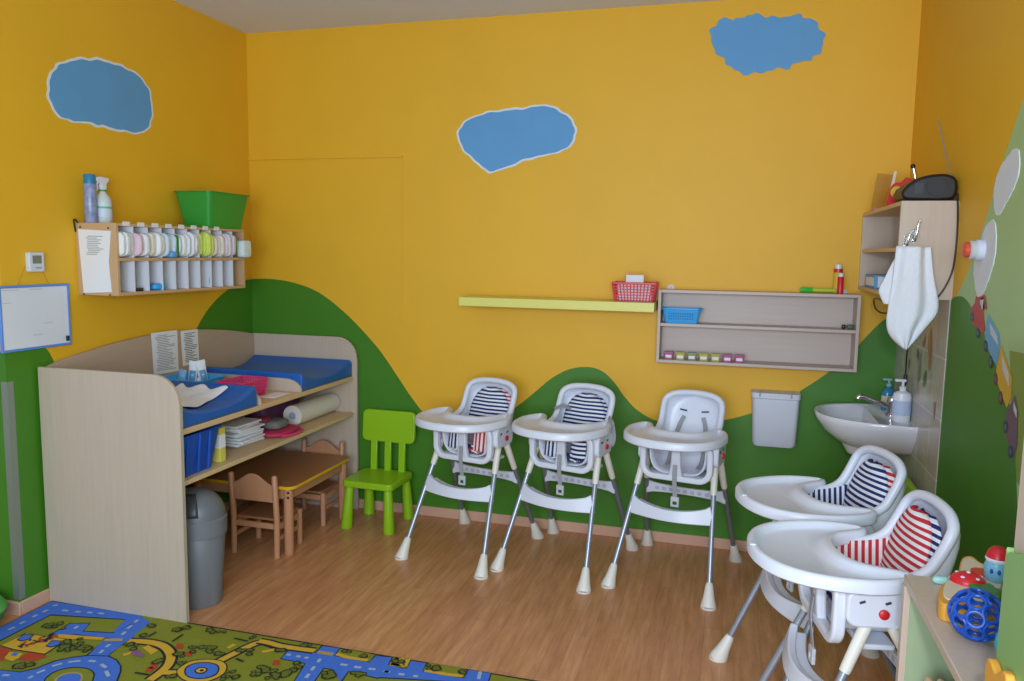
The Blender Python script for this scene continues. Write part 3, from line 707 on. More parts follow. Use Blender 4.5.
def small_chair(loc, rz, label, src=None):
    t = thing('childrens_chair', loc, label, 'chair', 'beech chairs at the low table', rz, local=True)
    w, d = .133, .115
    for s in (-1, 1):
        b = MB(); b.tube([(s*w, d, 0), (s*w, d-.005, .2), (s*w, d+.012, .447), (s*w, d+.012, .455)], [.0165, .0165, .0155, .011], 12); b.build('rear_leg', WOODC, t)
        b = MB(); b.tube([(s*w, -d, 0), (s*w, -d, .2)], .0165, 12); b.build('front_leg', WOODC, t)
        b = MB(); b.rect([(s*w, -d, .10), (s*w, d, .10)], .012, .022, up=(0,0,1)); b.rect([(s*w, -d, .165), (s*w, d, .165)], .014, .034, up=(0,0,1)); b.build('side_rail', WOODC, t)
    for yy in (-d, d-.004):
        b = MB(); b.rect([(-w, yy, .17), (w, yy, .17)], .012, .03, up=(0,0,1)); b.build('cross_rail', WOODC, t)
    b = MB(); b.prism([(x, y, .196) for x, y in rrect(-w+.005, w-.005, -d-.012, d-.012, .02)], (0, 0, .012)); b.build('seat', WOODB, t, bevel=.003)
    top = [(-w, .40), (-.10, .407), (-.06, .432), (-.03, .451), (0, .457), (.03, .451), (.06, .432), (.10, .407), (w, .40)]
    tp = cr([(x, d+.005, z) for x, z in top], 4)
    b = MB(); b.prism(tp + [Vector((w, d-.002, .305)), Vector((-w, d-.002, .305))], (0, .013, 0)); b.build('backrest', WOODC, t, bevel=.003)
    return t
sc1 = small_chair((.588, -.772, 0), PI, 'small beech chair pushed under low table, its back facing the camera')
dup(sc1, (.57, -.245, 0), 'small beech chair at the far end of low table beside the back wall', 0)
# two bright toys on the floor behind the bin
b = MB(); b.lathe([(.05, 0), (.055, .07), (.045, .09), (.02, .1), (0, .1)], (.40, -1.0, 0), 20); b.box(.38, .42, -1.07, -.93, .02, .05)
tag(b.build('toy_boat', LBLUE), 'small bright blue plastic toy on floor behind the grey bin', 'toy')
t2 = thing('toy_truck', (.20, -1.12, 0), 'red plastic toy half hidden behind the grey waste bin', 'toy')
b = MB(); b.pillow((.20, -1.12, .20), (.2, .16, .12), e=.4); b.build('body', RED, t2)
for x in (.13, .27):
    for y in (-1.20, -1.04):
        b = MB(); b.lathe([(.0, -.012), (.075, -.012), (.075, .012), (0, .012)], (x, y, .075), 20, 0, rotx(PI/2)); b.build('wheel', GREYD, t2)

# ================================================================== GREEN CHAIR (moulded plastic)
def plastic_chair(loc, rz, label, m):
    t = thing('plastic_chair', loc, label, 'chair', None, rz, local=True)
    b = MB(); b.prism([(x, y, .255) for x, y in rrect(-.165, .165, -.165, .15, .035)], (0, 0, .04)); b.build('seat', m, t, bevel=.008, seg=3)
    for x, y, dx, dy in ((-.125, -.125, -.015, -.02), (.125, -.125, .015, -.02), (.125, .115, .012, .02), (-.125, .115, -.012, .02)):
        b = MB(); b.tube([(x+dx, y+dy, 0), (x+dx, y+dy, .004), (x+dx*.3, y+dy*.3, .20), (x, y, .26)], [.032, .035, .027, .025], 20); b.build('leg', m, t)
    for x in (-.095, 0, .095):
        b = MB(); b.rect([(x, .125, .285), (x, .128, .38), (x, .135, .49)], .043, .022, up=(0, 1, 0)); b.build('back_slat', m, t, bevel=.004)
    pl = rrect(-.178, .178, .472, .668, .035)
    front = []
    b = MB(); b.prism([(x, .122+.018*(z-.47)/.2 - .012*(1-(x/.178)**2)*0, z) for x, z in pl], (0, .028, 0)); b.build('backrest', m, t, bevel=.007, seg=3)
    return t
plastic_chair((1.0, -.215, 0), -.03, 'lime green moulded plastic child chair standing by the painted hill', LIME)
pc2 = plastic_chair((3.66, -.70, 0), -PI/2, 'yellow-green plastic child chair tucked under the washbasin behind high chairs', mat('lime_plastic_dark', '#8fbf1e', .35))
b = MB(); b.lathe([(.055, .2955), (.07, .47), (.074, .472), (.074, .48), (.066, .48), (.052, .30), (0, .30)], (3.70, -.76, 0), 24)
tag(b.build('bucket', mat('dark_red_plastic', '#a3122a', .4)), 'dark red plastic bucket standing on the seat of yellow-green chair', 'bucket')

# ================================================================== HIGH CHAIRS
BLUES = stripe_mat('navy_white_stripe', '#27356b', '#e7e8ef', .0215)
REDS = stripe_mat('red_white_stripe', '#c2343d', '#ece6e6', .0215)
BLUESV = stripe_mat('navy_white_stripe_upright', '#27356b', '#e7e8ef', .0215, 0)
REDSV = stripe_mat('red_white_stripe_upright', '#c2343d', '#ece6e6', .0215, 0)
SEC = [((.125,.560),(.135,.733),.148), ((.06,.555),(.06,.736),.152), ((-.02,.555),(-.01,.742),.155), ((-.075,.565),(-.06,.752),.157), ((-.12,.60),(-.098,.775),.158),
       ((-.148,.65),(-.122,.812),.158), ((-.165,.71),(-.14,.848),.158), ((-.182,.77),(-.153,.877),.155), ((-.195,.815),(-.162,.895),.146), ((-.205,.855),(-.168,.910),.126),
       ((-.213,.885),(-.173,.921),.094), ((-.218,.903),(-.176,.927),.05), ((-.219,.908),(-.177,.929),.004)]
def seat_shell(t):
    rows = []; NU = 24
    for (cd, cz), (rd, rz_), w in SEC:
        r = []; w *= .95
        for i in range(NU+1):
            s = -1+2*i/NU; ph = abs(s)*PI/2; e = .5
            x = math.copysign(w*math.sin(ph)**e, s); g = 1-math.cos(ph)**e if abs(s) < 1 else 1
            r.append(Vector((x, -(cd+(rd-cd)*g), cz+(rz_-cz)*g)))
        rows.append(r)
    b = MB(); b.grid(rows)
    ob = b.build('seat_shell', WHP, t, solid=.006, smooth=60)
    # rolled rim
    path = [(-w*.95-.004, -rd, rz_) for (_, (rd, rz_), w) in SEC[:-1]] + [(0, -SEC[-1][1][0], SEC[-1][1][1])] + [(w*.95+.004, -rd, rz_) for (_, (rd, rz_), w) in SEC[-2::-1]]
    b = MB(); b.tube(cr(path, 4), .0165, 12); b.build('rim', WHP, t)
    return ob
def tray_top(t):
    half = [(0,.158),(.07,.150),(.112,.122),(.140,.075),(.160,.030),(.188,.006),(.220,.012),(.246,.05),(.262,.105),(.266,.16),(.252,.245),(.218,.32),(.16,.378),(.085,.41),(0,.42)]
    full = half + [(-x, y) for x, y in half[-2:0:-1]]
    P = [p for p in cr([(x*.955, y-.055, 0) for x, y in full], 4, closed=True)]; n = len(P)
    area = sum(P[i].x*P[(i+1) % n].y-P[(i+1) % n].x*P[i].y for i in range(n)); sg = 1 if area > 0 else -1
    N = []
    for i in range(n):
        tg = P[(i+1) % n]-P[i-1]; N.append(Vector((-tg.y, tg.x, 0)).normalized()*sg)
    def ring(ins, z, belly=0):
        out = []
        for i in range(n):
            k = ins + (belly*max(0, min(1, (.175-abs(P[i].x))/.07)) if P[i].y < .14 else 0)
            q = P[i]+N[i]*k; out.append(Vector((q.x, -q.y, z)))
        return out
    seq = [ring(.008, .734), ring(.0, .740), ring(0, .766), ring(.006, .775), ring(.019, .777, .006), ring(.027, .770, .010), ring(.034, .757, .014), ring(.046, .752, .017)]
    vs = [p for q in seq for p in q]; fs = []
    for j in range(len(seq)-1):
        for i in range(n): fs.append((j*n+i, j*n+(i+1) % n, (j+1)*n+(i+1) % n, (j+1)*n+i))
    from mathutils.geometry import tessellate_polygon
    for lay in (0, len(seq)-1):
        for tri in tessellate_polygon([[Vector((p.x, p.y, 0)) for p in seq[lay]]]): fs.append(tuple(lay*n+i for i in tri))
    b = MB(); b.add(vs, fs); ob = b.build('tray', WHP, t, smooth=50)
    b = MB(); b.obox((0, -.357, .777), (.03, .02, .006)); b.build('tray_catch', WHP2, ob, bevel=.002)
    return ob
def band(t, name, m, pts, r, n=14):
    b = MB(); b.tube(pts, r, n); return b.build(name, m, t)
def along(a, c, s): return tuple(a[i]+(c[i]-a[i])*s for i in range(3))
def high_chair(loc, rz, label, cushion=None, flaps=None, edge=None, strap=False, extra=False, ox=0, off=.034, sx=0, wing=None):
    t = thing('high_chair', loc, label, 'high chair', 'white high chairs along the walls', rz, local=True)
    for s in (-1, 1):
        f0, f1 = (s*.25, -.33, 0), (s*.178+ox*.8, -.065, .635)
        r0, r1 = (s*.25, .325, 0), (s*.19+ox*.8, -.01, .635)
        for nm, a, c, m, sl in (('front_leg', f0, f1, STEEL, (.76, .99)), ('rear_leg', r0, r1, STEELD, (.74, .98))):
            lg = band(t, nm, m, [along(a, c, .04), along(a, c, .9)], .0125)
            band(lg, 'sleeve', CREAM, [along(a, c, sl[0]), along(a, c, sl[0]+.02), along(a, c, sl[1])], [.0155, .0165, .0185])
            p = [along(a, c, q) for q in (0, .012, .07, .15, .165)]
            b = MB(); b.tube(p, [.036, .037, .027, .0185, .014], 18); b.lathe([(.037, 0), (.037, .008)], (a[0], a[1], 0), 18); b.build('foot', CREAM, lg)
    # footrest between the front legs, bowed forward and down
    fl = lambda s, q: along((s*.25, -.33, 0), (s*.178+ox*.8, -.065, .635), q)
    a, c = fl(-1, .615), fl(1, .615); pts = []; sc = []
    for i in range(17):
        s = i/16; k = math.sin(PI*s)
        pts.append((a[0]+(c[0]-a[0])*s, a[1]-.045*k, a[2]-.019*k**.6)); sc.append((1, 1-.4*k**.6))
    b = MB(); b.rect(pts, .026, .094, up=(0, .25, 1), scales=sc)
    b.rect([(p[0], p[1]+.028, p[2]+.036*(q[1]) - .006) for p, q in zip(pts[1:-1], sc[1:-1])], .05, .008, up=(0, 0, 1))
    b.build('footrest', WHP, t, bevel=.004)
    # rear cross brace with its row of recesses
    rl = lambda s, q: along((s*.25, .325, 0), (s*.19+ox*.8, -.01, .635), q)
    a, c = rl(-1, .645), rl(1, .645)
    b = MB(); pts = [along(a, c, i/12) for i in range(13)]
    b.rect(pts, .016, .05, up=(0, 0, 1), scales=[(1, 1.5-.75*math.sin(PI*i/12)**.4) for i in range(13)])
    br = b.build('rear_brace', WHP2, t, bevel=.003)
    b = MB()
    for i in range(9): q = along(a, c, .14+.72*i/8); b.box(q[0]-.010, q[0]+.010, q[1]-.0095, q[1]-.0075, q[2]-.010, q[2]+.008)
    b.build('recess', mat('recess_grey', '#b6b9c6', .6), br, bevel=.001)
    # side hubs with the round red lock
    for s in (-1, 1):
        pl = rrect(-.135, .045, .618, .732, .035)
        b = MB(); b.prism([(s*.168+ox, y, z) for y, z in pl], (s*.035, 0, 0)); hb = b.build('side_housing', WHP, t, bevel=.008, seg=3)
        b = MB(); b.lathe([(.0145, 0), (.014, .007), (.009, .010), (0, .011)], (s*.203+ox, -.035, .662), 18, 0, roty(s*PI/2)); b.build('lock_button', RED, hb)
        for yy in (-.085, -.015):
            b = MB(); b.obox((s*.2045+ox, yy-.01, .695), (.004, .016, .006), rotx(.35)); b.build('slot', GREYD, hb)
    b = MB(); b.box(-.165+ox, .165+ox, -.08, .02, .535, .552); b.build('seat_carrier', WHP2, t, bevel=.005)
    seat_shell(t)
    # front frame: a ring with two leg openings and a crotch post
    ring = [(x, -.145, z) for x, z in rrect(-.168, .168, .548, .735, .055, 6)]
    b = MB(); b.rect(ring, .03, .036, up=(0, 1, 0), closed=True); b.build('front_frame', WHP, t, bevel=.008, seg=3)
    b = MB(); b.rect([(0, -.145, .55), (0, -.147, .61), (0, -.15, .75)], .05, .03, up=(0, 1, 0), scales=[(1.5, 1), (1, 1), (.85, .9)]); b.build('crotch_post', WHP2, t, bevel=.008, seg=3)
    tray_top(t)
    # hanging crotch strap and buckle
    b = MB(); b.rect(cr([(0, -.166, .62), (0, -.172, .56), (.002, -.165, .50), (.004, -.16, .455)], 4), .022, .003, up=(0, 1, 0)); st = b.build('strap', STRAP, t)
    b = MB(); b.box(-.017, .025, -.166, -.154, .432, .457); b.box(-.017, -.006, -.166, -.154, .412, .434); b.box(.014, .025, -.166, -.154, .412, .434); b.box(-.017, .025, -.166, -.154, .405, .416); b.build('buckle', mat('buckle_grey', '#c3c4c8', .5), st, bevel=.003)
    cen = [SEC[i][0] for i in range(12)]
    pc = cr([(0, d, z) for d, z in cen], 4); n = len(pc)
    lens = [0]
    for i in range(1, n): lens.append(lens[-1]+(pc[i]-pc[i-1]).length)
    tot = lens[-1]
    if cushion:
        prof = [(0, .07), (.06, .072), (.13, .075), (.20, .084), (.27, .108), (.33, .122), (.39, .126), (.44, .123), (.49, .112), (.53, .09), (.555, .064), (.572, .02)]
        def width(l):
            for (a, wa), (c2, wc) in zip(prof, prof[1:]):
                if a <= l <= c2: return wa+(wc-wa)*(l-a)/(c2-a)
            return .02
        def layer(grow, off, dx, m, nm, par, puff):
            rows = []; uvs = []; NU = 14; L1 = .57
            for j in range(31):
                l = .002+(L1-.004)*j/30
                k = max(i for i in range(n) if lens[i] <= l*tot/.595 or i == 0); k = min(k, n-2)
                f = (l*tot/.595-lens[k])/max(1e-6, lens[k+1]-lens[k]); c0 = pc[k].lerp(pc[k+1], f)
                tg = (pc[k+1]-pc[max(k-1, 0)]).normalized(); nr = Vector((0, -tg.z, tg.y)) if True else None
                if nr.z < 0 and l < .2: nr = -nr
                if l >= .2 and nr.y < 0: nr = -nr
                wd = width(l)+grow*(1 if l > .2 else .3); r = []; u = []
                for i in range(NU+1):
                    s = -1+2*i/NU
                    h = off+puff*(1-abs(s)**3)-.004*math.cos(2*PI*s*1.0)*0
                    q = c0+nr*h; r.append(Vector((wd*s+dx*(1 if l > .25 else 0), -q.y, q.z))); u.append((wd*s+.5, l-.004*abs(s)))
                rows.append(r); uvs.append(u)
            b = MB(); b.grid(rows, 0, uvs); return b.build(nm, m, par, solid=.008, weld=False, smooth=60)
        cu = layer(0, off, -.004+sx, cushion, 'cushion', t, .026)
        if edge: layer(.011, off-.014, edge[1]+sx, edge[0], 'cushion_reverse', cu, .012)
        if wing:
            for s in (-1, 1):
                rows = []; uvs = []
                for j in range(7):
                    r = []; u = []; w_ = j/6
                    for i in range(11):
                        q = i/10; y = -.085+.20*q
                        zt_ = .748+.02*q**3 if s < 0 else .735
                        r.append(Vector((s*(.095+.045*w_**.5), y, .60+(zt_-.60)*w_))); u.append((y+.5, w_*.14))
                    rows.append(r); uvs.append(u)
                b = MB(); b.grid(rows, 0, uvs); b.build('cushion_wing', wing, cu, solid=.012, weld=False)
        for k, (s, m, tilt) in enumerate(flaps or []):
            rows = []; uvs = []
            for j in range(7):
                r = []; u = []
                for i in range(9):
                    q = i/8; w_ = j/6
                    x = s*(.035+.085*q)+tilt*w_; r.append(Vector((x, -.112-.012*math.sin(PI*q)+.02*w_, .592+.135*w_))); u.append((x+.5, w_*.13))
                rows.append(r); uvs.append(u)
            b = MB(); b.grid(rows, 0, uvs); b.build('cushion_flap', m, cu, solid=.008, weld=False)
    if strap:
        for s in (-1, 1):
            b = MB(); b.rect(cr([(s*.05, .178, .80), (s*.068, .158, .755), (s*.08, .118, .69), (s*.085, .04, .60), (s*.08, -.03, .575)], 4), .022, .004, up=(0, -1, .4)); b.build('shoulder_strap', STRAP, t)
            b = MB(); b.obox((s*.058, .188, .83), (.038, .007, .007), roty(-s*.12)); b.build('strap_slot', GREYD, t)
    if extra:
        b = MB(); b.rect(cr([(.165, .075, .79), (.20, .04, .77), (.216, .03, .70), (.206, .03, .66), (.196, .05, .68)], 4), .024, .004, up=(0, -1, 0)); b.rect(cr([(-.16, .085, .80), (-.12, .10, .82), (-.08, .125, .80)], 4), .024, .004, up=(0, -.6, 1)); b.build('loose_strap', STRAP, t)
    if ox:
        for ch in t.children:
            if ch.name.split('.')[0] in ('seat_shell', 'rim', 'front_frame', 'crotch_post', 'strap', 'buckle', 'cushion', 'shoulder_strap', 'strap_slot', 'loose_strap'): ch.location.x += ox
    return t
high_chair((1.672, -.415, 0), -.2143, 'white high chair with blue and red striped cushions, beside the lime chair', BLUES, [(-1, BLUESV, .02), (1, REDSV, 0)], (REDS, .008), ox=.022)
high_chair((2.217, -.417, 0), -.2462, 'white high chair with all blue striped cushion, middle one by back wall', BLUES, [(-1, BLUESV, .01), (1, BLUES, 0)], (BLUES, .0), extra=True, ox=.022)
high_chair((2.794, -.424, 0), -.194, 'white high chair without cushion, bare straps showing, below the wall shelf', strap=True, ox=.022)
high_chair((3.425, -1.385, 0), -1.2184, 'white high chair with blue striped cushion in front of the washbasin', BLUES, [(-1, BLUESV, 0), (1, BLUES, 0)], (REDS, .016), off=.05, sx=-.014, wing=BLUESV)
high_chair((3.462, -1.945, 0), -1.38, 'white high chair with red striped cushion next to the toy cabinet', REDS, [(-1, REDSV, 0), (1, REDS, 0)], (BLUES, .016), off=.062, sx=-.026, wing=REDSV)

# ================================================================== LEFT WALL
SHELFW = mat('warm_maple', '#c8a47c', .45, var=.06)
t = thing('wall_shelf', (.1, -.89, 1.42), 'wall shelf of pigeonholes with folded nappies above the changing table', 'shelf')
y0, y1, z0, z1, zm, X = -1.405, -.405, 1.42, 1.763, 1.592, .232
b = MB(); b.box(.0, X, y0, y0+.016, z0, z1); b.build('side_panel', SHELFW, t, bevel=.0015)
b = MB(); b.box(.0, X, y1-.016, y1, z0, z1); b.build('side_panel', SHELFW, t, bevel=.0015)
b = MB(); b.box(.0, X, y0+.016, y1-.016, z0, z0+.016); b.build('bottom_board', SHELFW, t, bevel=.0015)
b = MB(); b.box(.0, X, y0+.016, y1-.016, zm-.008, zm+.008); b.build('middle_board', SHELFW, t, bevel=.0015)
b = MB(); b.box(.0, X, y0+.016, y1-.016, z1-.014, z1); b.build('top_board', SHELFW, t, bevel=.0015)
b = MB(); b.box(.002, .006, y0+.016, y1-.016, z0, z1); b.build('back_panel', WHP2, t)
cw = (y1-y0-.032)/10
for i in range(1, 10):
    for za, zb in ((z0+.016, zm-.008), (zm+.008, z1-.014)):
        y = y0+.016+cw*i; b = MB(); b.box(.006, X-.004, y-.0025, y+.0025, za, zb); b.build('divider', mat('white_divider', '#dfe2ee', .6), t)
for i in range(8):
    y = y0+.016+cw*(i+.5); b = MB(); b.box(X, X+.002, y-.022, y+.022, z1-.012, z1+.008); b.build('name_tag', WHITE, t)
# a list pinned on the side panel
P = [Bk(78,229,y0-.001), Bk(111,231,y0-.001), Bk(109,262,y0-.001), Bk(112,292,y0-.001), Bk(84,293,y0-.001), Bk(81,262,y0-.001)]
b = MB(); b.prism(P, (0, -.002, 0)); o = b.build('pinned_list', WHITE, smooth=0)
b2 = MB(); rr = random.Random(2)
for i in range(11):
    z = P[0].z-.035-.0085*i; b2.box(.06+rr.uniform(0, .01), .12+rr.uniform(0, .04), y0-.0036, y0-.003, z, z+.0035)
b2.build('printed_text', INK, o, smooth=0)
b = MB()
for u, v in ((80,227), (108,228), (84,294), (110,295)): p = Bk(u, v, y0-.004); b.ell(p, (.004, .004, .004), 0, 8, 6)
b.build('pin', BLACK, o)
tag(o, 'white handwritten list pinned to end panel of the nappy shelf', 'list')
# nappies: a stack of folded pads in each upper pigeonhole
PC = ['#e9edf0', '#e4c3d2', '#e8e3d8', '#c9dcee', '#dfe9f2', '#e6e8f2', '#cfe06a', '#ead9cf', '#d5cfe6', '#b9d95a', '#d9e8ee']
NL = ['plain white nappies in the upper pigeonhole nearest the pinned list', 'nappies in a pink bag, second upper pigeonhole from the pinned list', 'cream patterned nappies, third upper pigeonhole from the pinned list', 'pale blue nappies, fourth upper pigeonhole from the pinned list',
      'white nappies beside a green bag edge, fifth upper pigeonhole from list', 'white nappies with a lilac tint, sixth upper pigeonhole from list', 'nappies in a lime green wrapper, fourth pigeonhole from the corner end', 'spotted rosy nappies, third pigeonhole from the corner end',
      'lilac nappies in the second pigeonhole from the corner end', 'lime green pack in the last upper pigeonhole by the room corner', 'white and pale blue pack sticking out at the shelf corner end']
rnd = random.Random(21)
for i in range(10):
    y = y0+.016+cw*(i+.5); z = zm+.009; hgt = .134+rnd.uniform(-.012, .010)
    t2 = thing('nappy_stack', (.12, y, z), NL[i], 'nappies', 'nappies in the upper pigeonholes')
    base = mat('nappy_'+str(i), PC[i], .8, var=.12, vscale=40, bump=.15)
    wh = mat('nappy_white', '#e8ebf0', .85, var=.04, vscale=30, bump=.2)
    n = 4; wdt = (cw-.012)/n
    for k in range(n):
        b = MB(); b.pillow(((.155 if i < 9 else .115)+rnd.uniform(-.006, .02), y-cw/2+.004+wdt*(k+.5), z+hgt/2+.001), (.18, wdt*1.38, hgt*rnd.uniform(.88, 1)), e=rnd.uniform(.42, .6), rot=rotz(rnd.uniform(-.06, .06)), wob=.02)
        b.build('folded_nappy', base if (k in (0, 3) or i in (6, 9)) else wh, t2)
y = y1-.03
b = MB(); b.pillow((.246, -.43, zm+.0585), (.05, .085, .10), e=.35); tag(b.build('nappy_pack', mat('nappy_10', PC[10], .7, var=.15, vscale=40)), NL[10], 'nappy pack')
for u, c_, lab, sz in ((5.0, 'green_bag', 'green plastic bag edge wedged between nappies on wall shelf', (.03, .02, .12)),):
    b = MB(); b.pillow((.236, y0+.016+cw*4-.004, zm+.068), (.03, .03, .115), e=.5); tag(b.build('bag', mat(c_, '#2f8a4c', .4)), lab, 'bag')
b = MB(); b.pillow((.236, y0+.016+cw*3.6, zm+.025), (.05, .05, .032), e=.5); tag(b.build('wipe_packet', mat('sky_packet', '#5fa7e6', .4)), 'sky blue packet below nappies in fourth upper pigeonhole', 'packet')
# things in the lower row
yb = lambda k: y0+.016+cw*k
b = MB(); b.obox((.20, yb(1.45), z0+.0245), (.03, .062, .017), rotz(.1)); tag(b.build('marker', BLACK, bevel=.005), 'short black object lying in second lower pigeonhole', 'marker')
t2 = thing('pacifier', (.16, yb(2.8), z0+.016), 'blue and purple soother lying in third lower pigeonhole', 'soother')
b = MB(); b.pillow((.20, yb(2.95), z0+.034), (.05, .09, .036), e=.6); b.build('shield', LBLUE, t2)
b = MB(); b.tube([(.20, yb(2.45)+.03*math.cos(a)*.6, z0+.034+.015*math.sin(a)) for a in [2*PI*i/12 for i in range(12)]], .006, 8, closed=True); b.build('ring_handle', mat('violet', '#7058b8', .4), t2)
b = MB(); b.box(.10, .22, yb(7)+.003, yb(7)+.006, z0+.017, z0+.12); b.ell((.215, yb(7.06), z0+.05), (.004, .012, .035), 1); tag(b.build('card', [WHITE, TEAL]), 'white card with teal print in eighth lower pigeonhole', 'card')
# hook on the shelf end
b = MB(); b.tube(cr([(.003, y0-.004, 1.72), (.004, y0-.012, 1.765), (.008, y0-.014, 1.778), (.014, y0-.010, 1.774), (.016, y0-.003, 1.762)], 4), .0035, 8); tag(b.build('wire_hook', BLACK), 'thin dark wire hook at the wall end of nappy shelf', 'hook')
# crate, spray can, spray bottle on top
t2 = thing('crate', (.1, -.53, z1), 'green plastic crate standing on top of the nappy shelf', 'crate')
def crate():
    yA, yB = -.74, -.37
    b = MB(); tray_mesh(b, .016, .252, yA, yB, z1, z1+.200, .034, r=.03, lip=.012); b.build('crate_body', GREENP, t2, smooth=35)
crate()
def can(c):
    t2 = thing('spray_can', c, 'tall aerosol can with blue cap on the nappy shelf end', 'spray can')
    x, y, z = c
    b = MB(); b.lathe([(.026, 0), (.028, .004), (.028, .175), (.025, .185), (.018, .188)], c, 20); b.build('can_body', mat('can_print', '#8a93b8', .3, var=.8, vscale=38), t2)
    b = MB(); b.lathe([(.0265, .182), (.0265, .222), (.023, .227), (0, .228)], c, 20); b.build('cap', mat('teal_blue', '#2c7fae', .35), t2)
can((.065, -1.376, z1+.0005))
def bottle(c):
    t2 = thing('spray_bottle', c, 'clear spray bottle with white trigger head on the nappy shelf', 'spray bottle')
    b = MB(); b.lathe([(.034, 0), (.038, .006), (.038, .10), (.034, .122), (.018, .142), (.014, .15), (.014, .158)], c, 22); b.build('bottle_body', mat('cloudy_plastic', '#dfe6e4', .3, alpha=.85), t2)
    b = MB(); b.lathe([(.0388, .03), (.0388, .098)], c, 22); lb = b.build('label_sleeve', mat('bottle_label', '#cfd9ee', .5), t2)
    b = MB(); b.lathe([(.0392, .07), (.0392, .08)], c, 22); b.build('green_band', mat('label_green', '#5fc46a', .5), lb)
    b = MB(); b.lathe([(.0165, .152), (.0165, .160)], c, 18); b.build('neck_ring', GREENP, t2)
    b = MB(); x, y, z = c
    b.prism([(x-.012, y+a, z+h) for a, h in [(-.045, .198), (-.045, .215), (-.02, .222), (.03, .218), (.032, .205), (.016, .19), (.014, .16), (-.012, .16), (-.014, .185)]], (.024, 0, 0)); b.build('trigger_head', WHP, t2, bevel=.003)
    b = MB(); b.tube(cr([(x, y-.026, z+.198), (x, y-.036, z+.18), (x, y-.034, z+.165), (x, y-.044, z+.152)], 4), .0055, 8); b.build('trigger', WHP, t2)
bottle((.072, -1.305, z1+.0005))
# thermostat
t2 = thing('thermostat', (.012, -1.64, 1.535), 'small white thermostat with grey display on left wall', 'thermostat')
b = MB(); b.prism([(.0, y, z) for y, z in rrect(-1.69, -1.612, 1.535, 1.622, .008)], (.024, 0, 0)); b.build('housing', WHP2, t2, bevel=.003)
b = MB(); b.box(.024, .0255, -1.674, -1.628, 1.572, 1.608); b.build('display', mat('lcd', '#77806f', .3), t2)
b = MB(); b.box(.024, .0255, -1.66, -1.63, 1.55, 1.556); b.build('button', STRAP, t2)
# whiteboard hung on a string
t2 = thing('whiteboard', (.012, -1.63, 1.19), 'small whiteboard with blue frame hanging by string on left wall', 'whiteboard')
ya, yb2, za, zb = -1.84, -1.472, 1.188, 1.478
b = MB(); b.box(.003, .010, ya+.008, yb2-.008, za+.008, zb-.008); bd = b.build('board', mat('whiteboard_face', '#dfe3ef', .25, var=.03, vscale=5), t2)
b = MB(); P = [(.0075, ya+.006, za+.006), (.0075, yb2-.006, za+.006), (.0075, yb2-.006, zb-.006), (.0075, ya+.006, zb-.006)]; b.rect(P, .014, .013, up=(1, 0, 0), closed=True); b.build('frame', mat('frame_blue', '#5f8fe0', .4), t2, bevel=.002)
b = MB(); b.tube([(.002, -1.74, zb-.01), (.002, -1.70, 1.55), (.002, -1.66, 1.60), (.002, -1.61, 1.55), (.002, -1.57, zb-.01)], .001, 6); b.build('string', mat('string_ochre', '#b98d3e', .8), t2)
b = MB(); b.box(.010, .02, yb2-.03, yb2-.018, za+.02, za+.045); b.build('marker_clip', BLACK, t2, bevel=.002)
for (y, z, w) in ((-1.82, 1.455, .08), (-1.69, 1.455, .07), (-1.82, 1.40, .04), (-1.62, 1.30, .05), (-1.68, 1.25, .05)):
    b = MB(); b.box(.0101, .0105, y, y+w, z, z+.004); b.build('faint_writing', mat('faint_ink', '#c9c3cc', .6), bd)
# green tub at the picture's left edge
t2 = thing('plastic_tub', (-.10, -2.035, 0), 'green rounded plastic tub on the floor by the wall corner', 'tub')
b = MB(); b.lathe([(.115, 0), (.14, .012), (.178, .06), (.184, .085), (.184, .09)], (-.10, -2.035, 0), 28); b.build('tub_body', mat('tub_green', '#3c8f35', .45), t2)
b = MB(); b.lathe([(.186, .087), (.188, .092), (.165, .125), (.12, .15), (.05, .16), (0, .161)], (-.10, -2.035, 0), 28); b.build('lid', mat('tub_green_light', '#57ad4c', .4), t2)

# ================================================================== BACK WALL
b = MB(); b.box(1.522, 2.622, -.258, -.001, 1.348, 1.398); tag(b.build('floating_shelf', YSHELF, bevel=.002), 'long pale yellow floating shelf on the back wall', 'shelf')
t2 = basket('plastic_basket', 2.393, 2.622, -.225, -.06, 1.3985, 1.498, .018, RED, 'red lattice basket with papers at right end of yellow shelf', nv=12, rows_=5)
b = MB(); b.box(2.414, 2.600, -.203, -.082, 1.4035, 1.493); tag(b.build('paper_pile', WHITE, bevel=.01), 'white papers filling the red lattice basket', 'papers')
b = MB(); b.obox((2.50, -.15, 1.515), (.095, .07, .055), rotz(.2)); tag(b.build('note_block', WHITE, bevel=.002), 'white note block standing up out of the red basket', 'note block')
# grey-beige open wall shelf
t = thing('wall_cabinet', (3.14, -.08, 1.068), 'open two-tier pale ash wall cabinet right of the yellow shelf', 'wall shelf')
x0, x1, z0, z1, D = 2.632, 3.650, 1.068, 1.466, -.15
b = MB(); b.box(x0, x0+.016, D, 0, z0, z1); b.build('side_panel', GREYB, t, bevel=.0015)
b = MB(); b.box(x1-.016, x1, D, 0, z0, z1); b.build('side_panel', GREYB, t, bevel=.0015)
b = MB(); b.box(x0+.016, x1-.016, D, 0, z1-.016, z1); b.build('top_board', GREYB, t, bevel=.0015)
b = MB(); b.box(x0+.016, x1-.016, D, 0, z0, z0+.016); b.build('bottom_board', GREYB, t, bevel=.0015)
b = MB(); b.box(x0+.016, x1-.016, D+.004, -.006, 1.268, 1.284); b.build('shelf_board', GREYB, t, bevel=.0015)
b = MB(); b.box(x0+.016, x1-.016, -.006, -.001, z0+.016, z1-.016); b.build('back_panel', GREYB, t)
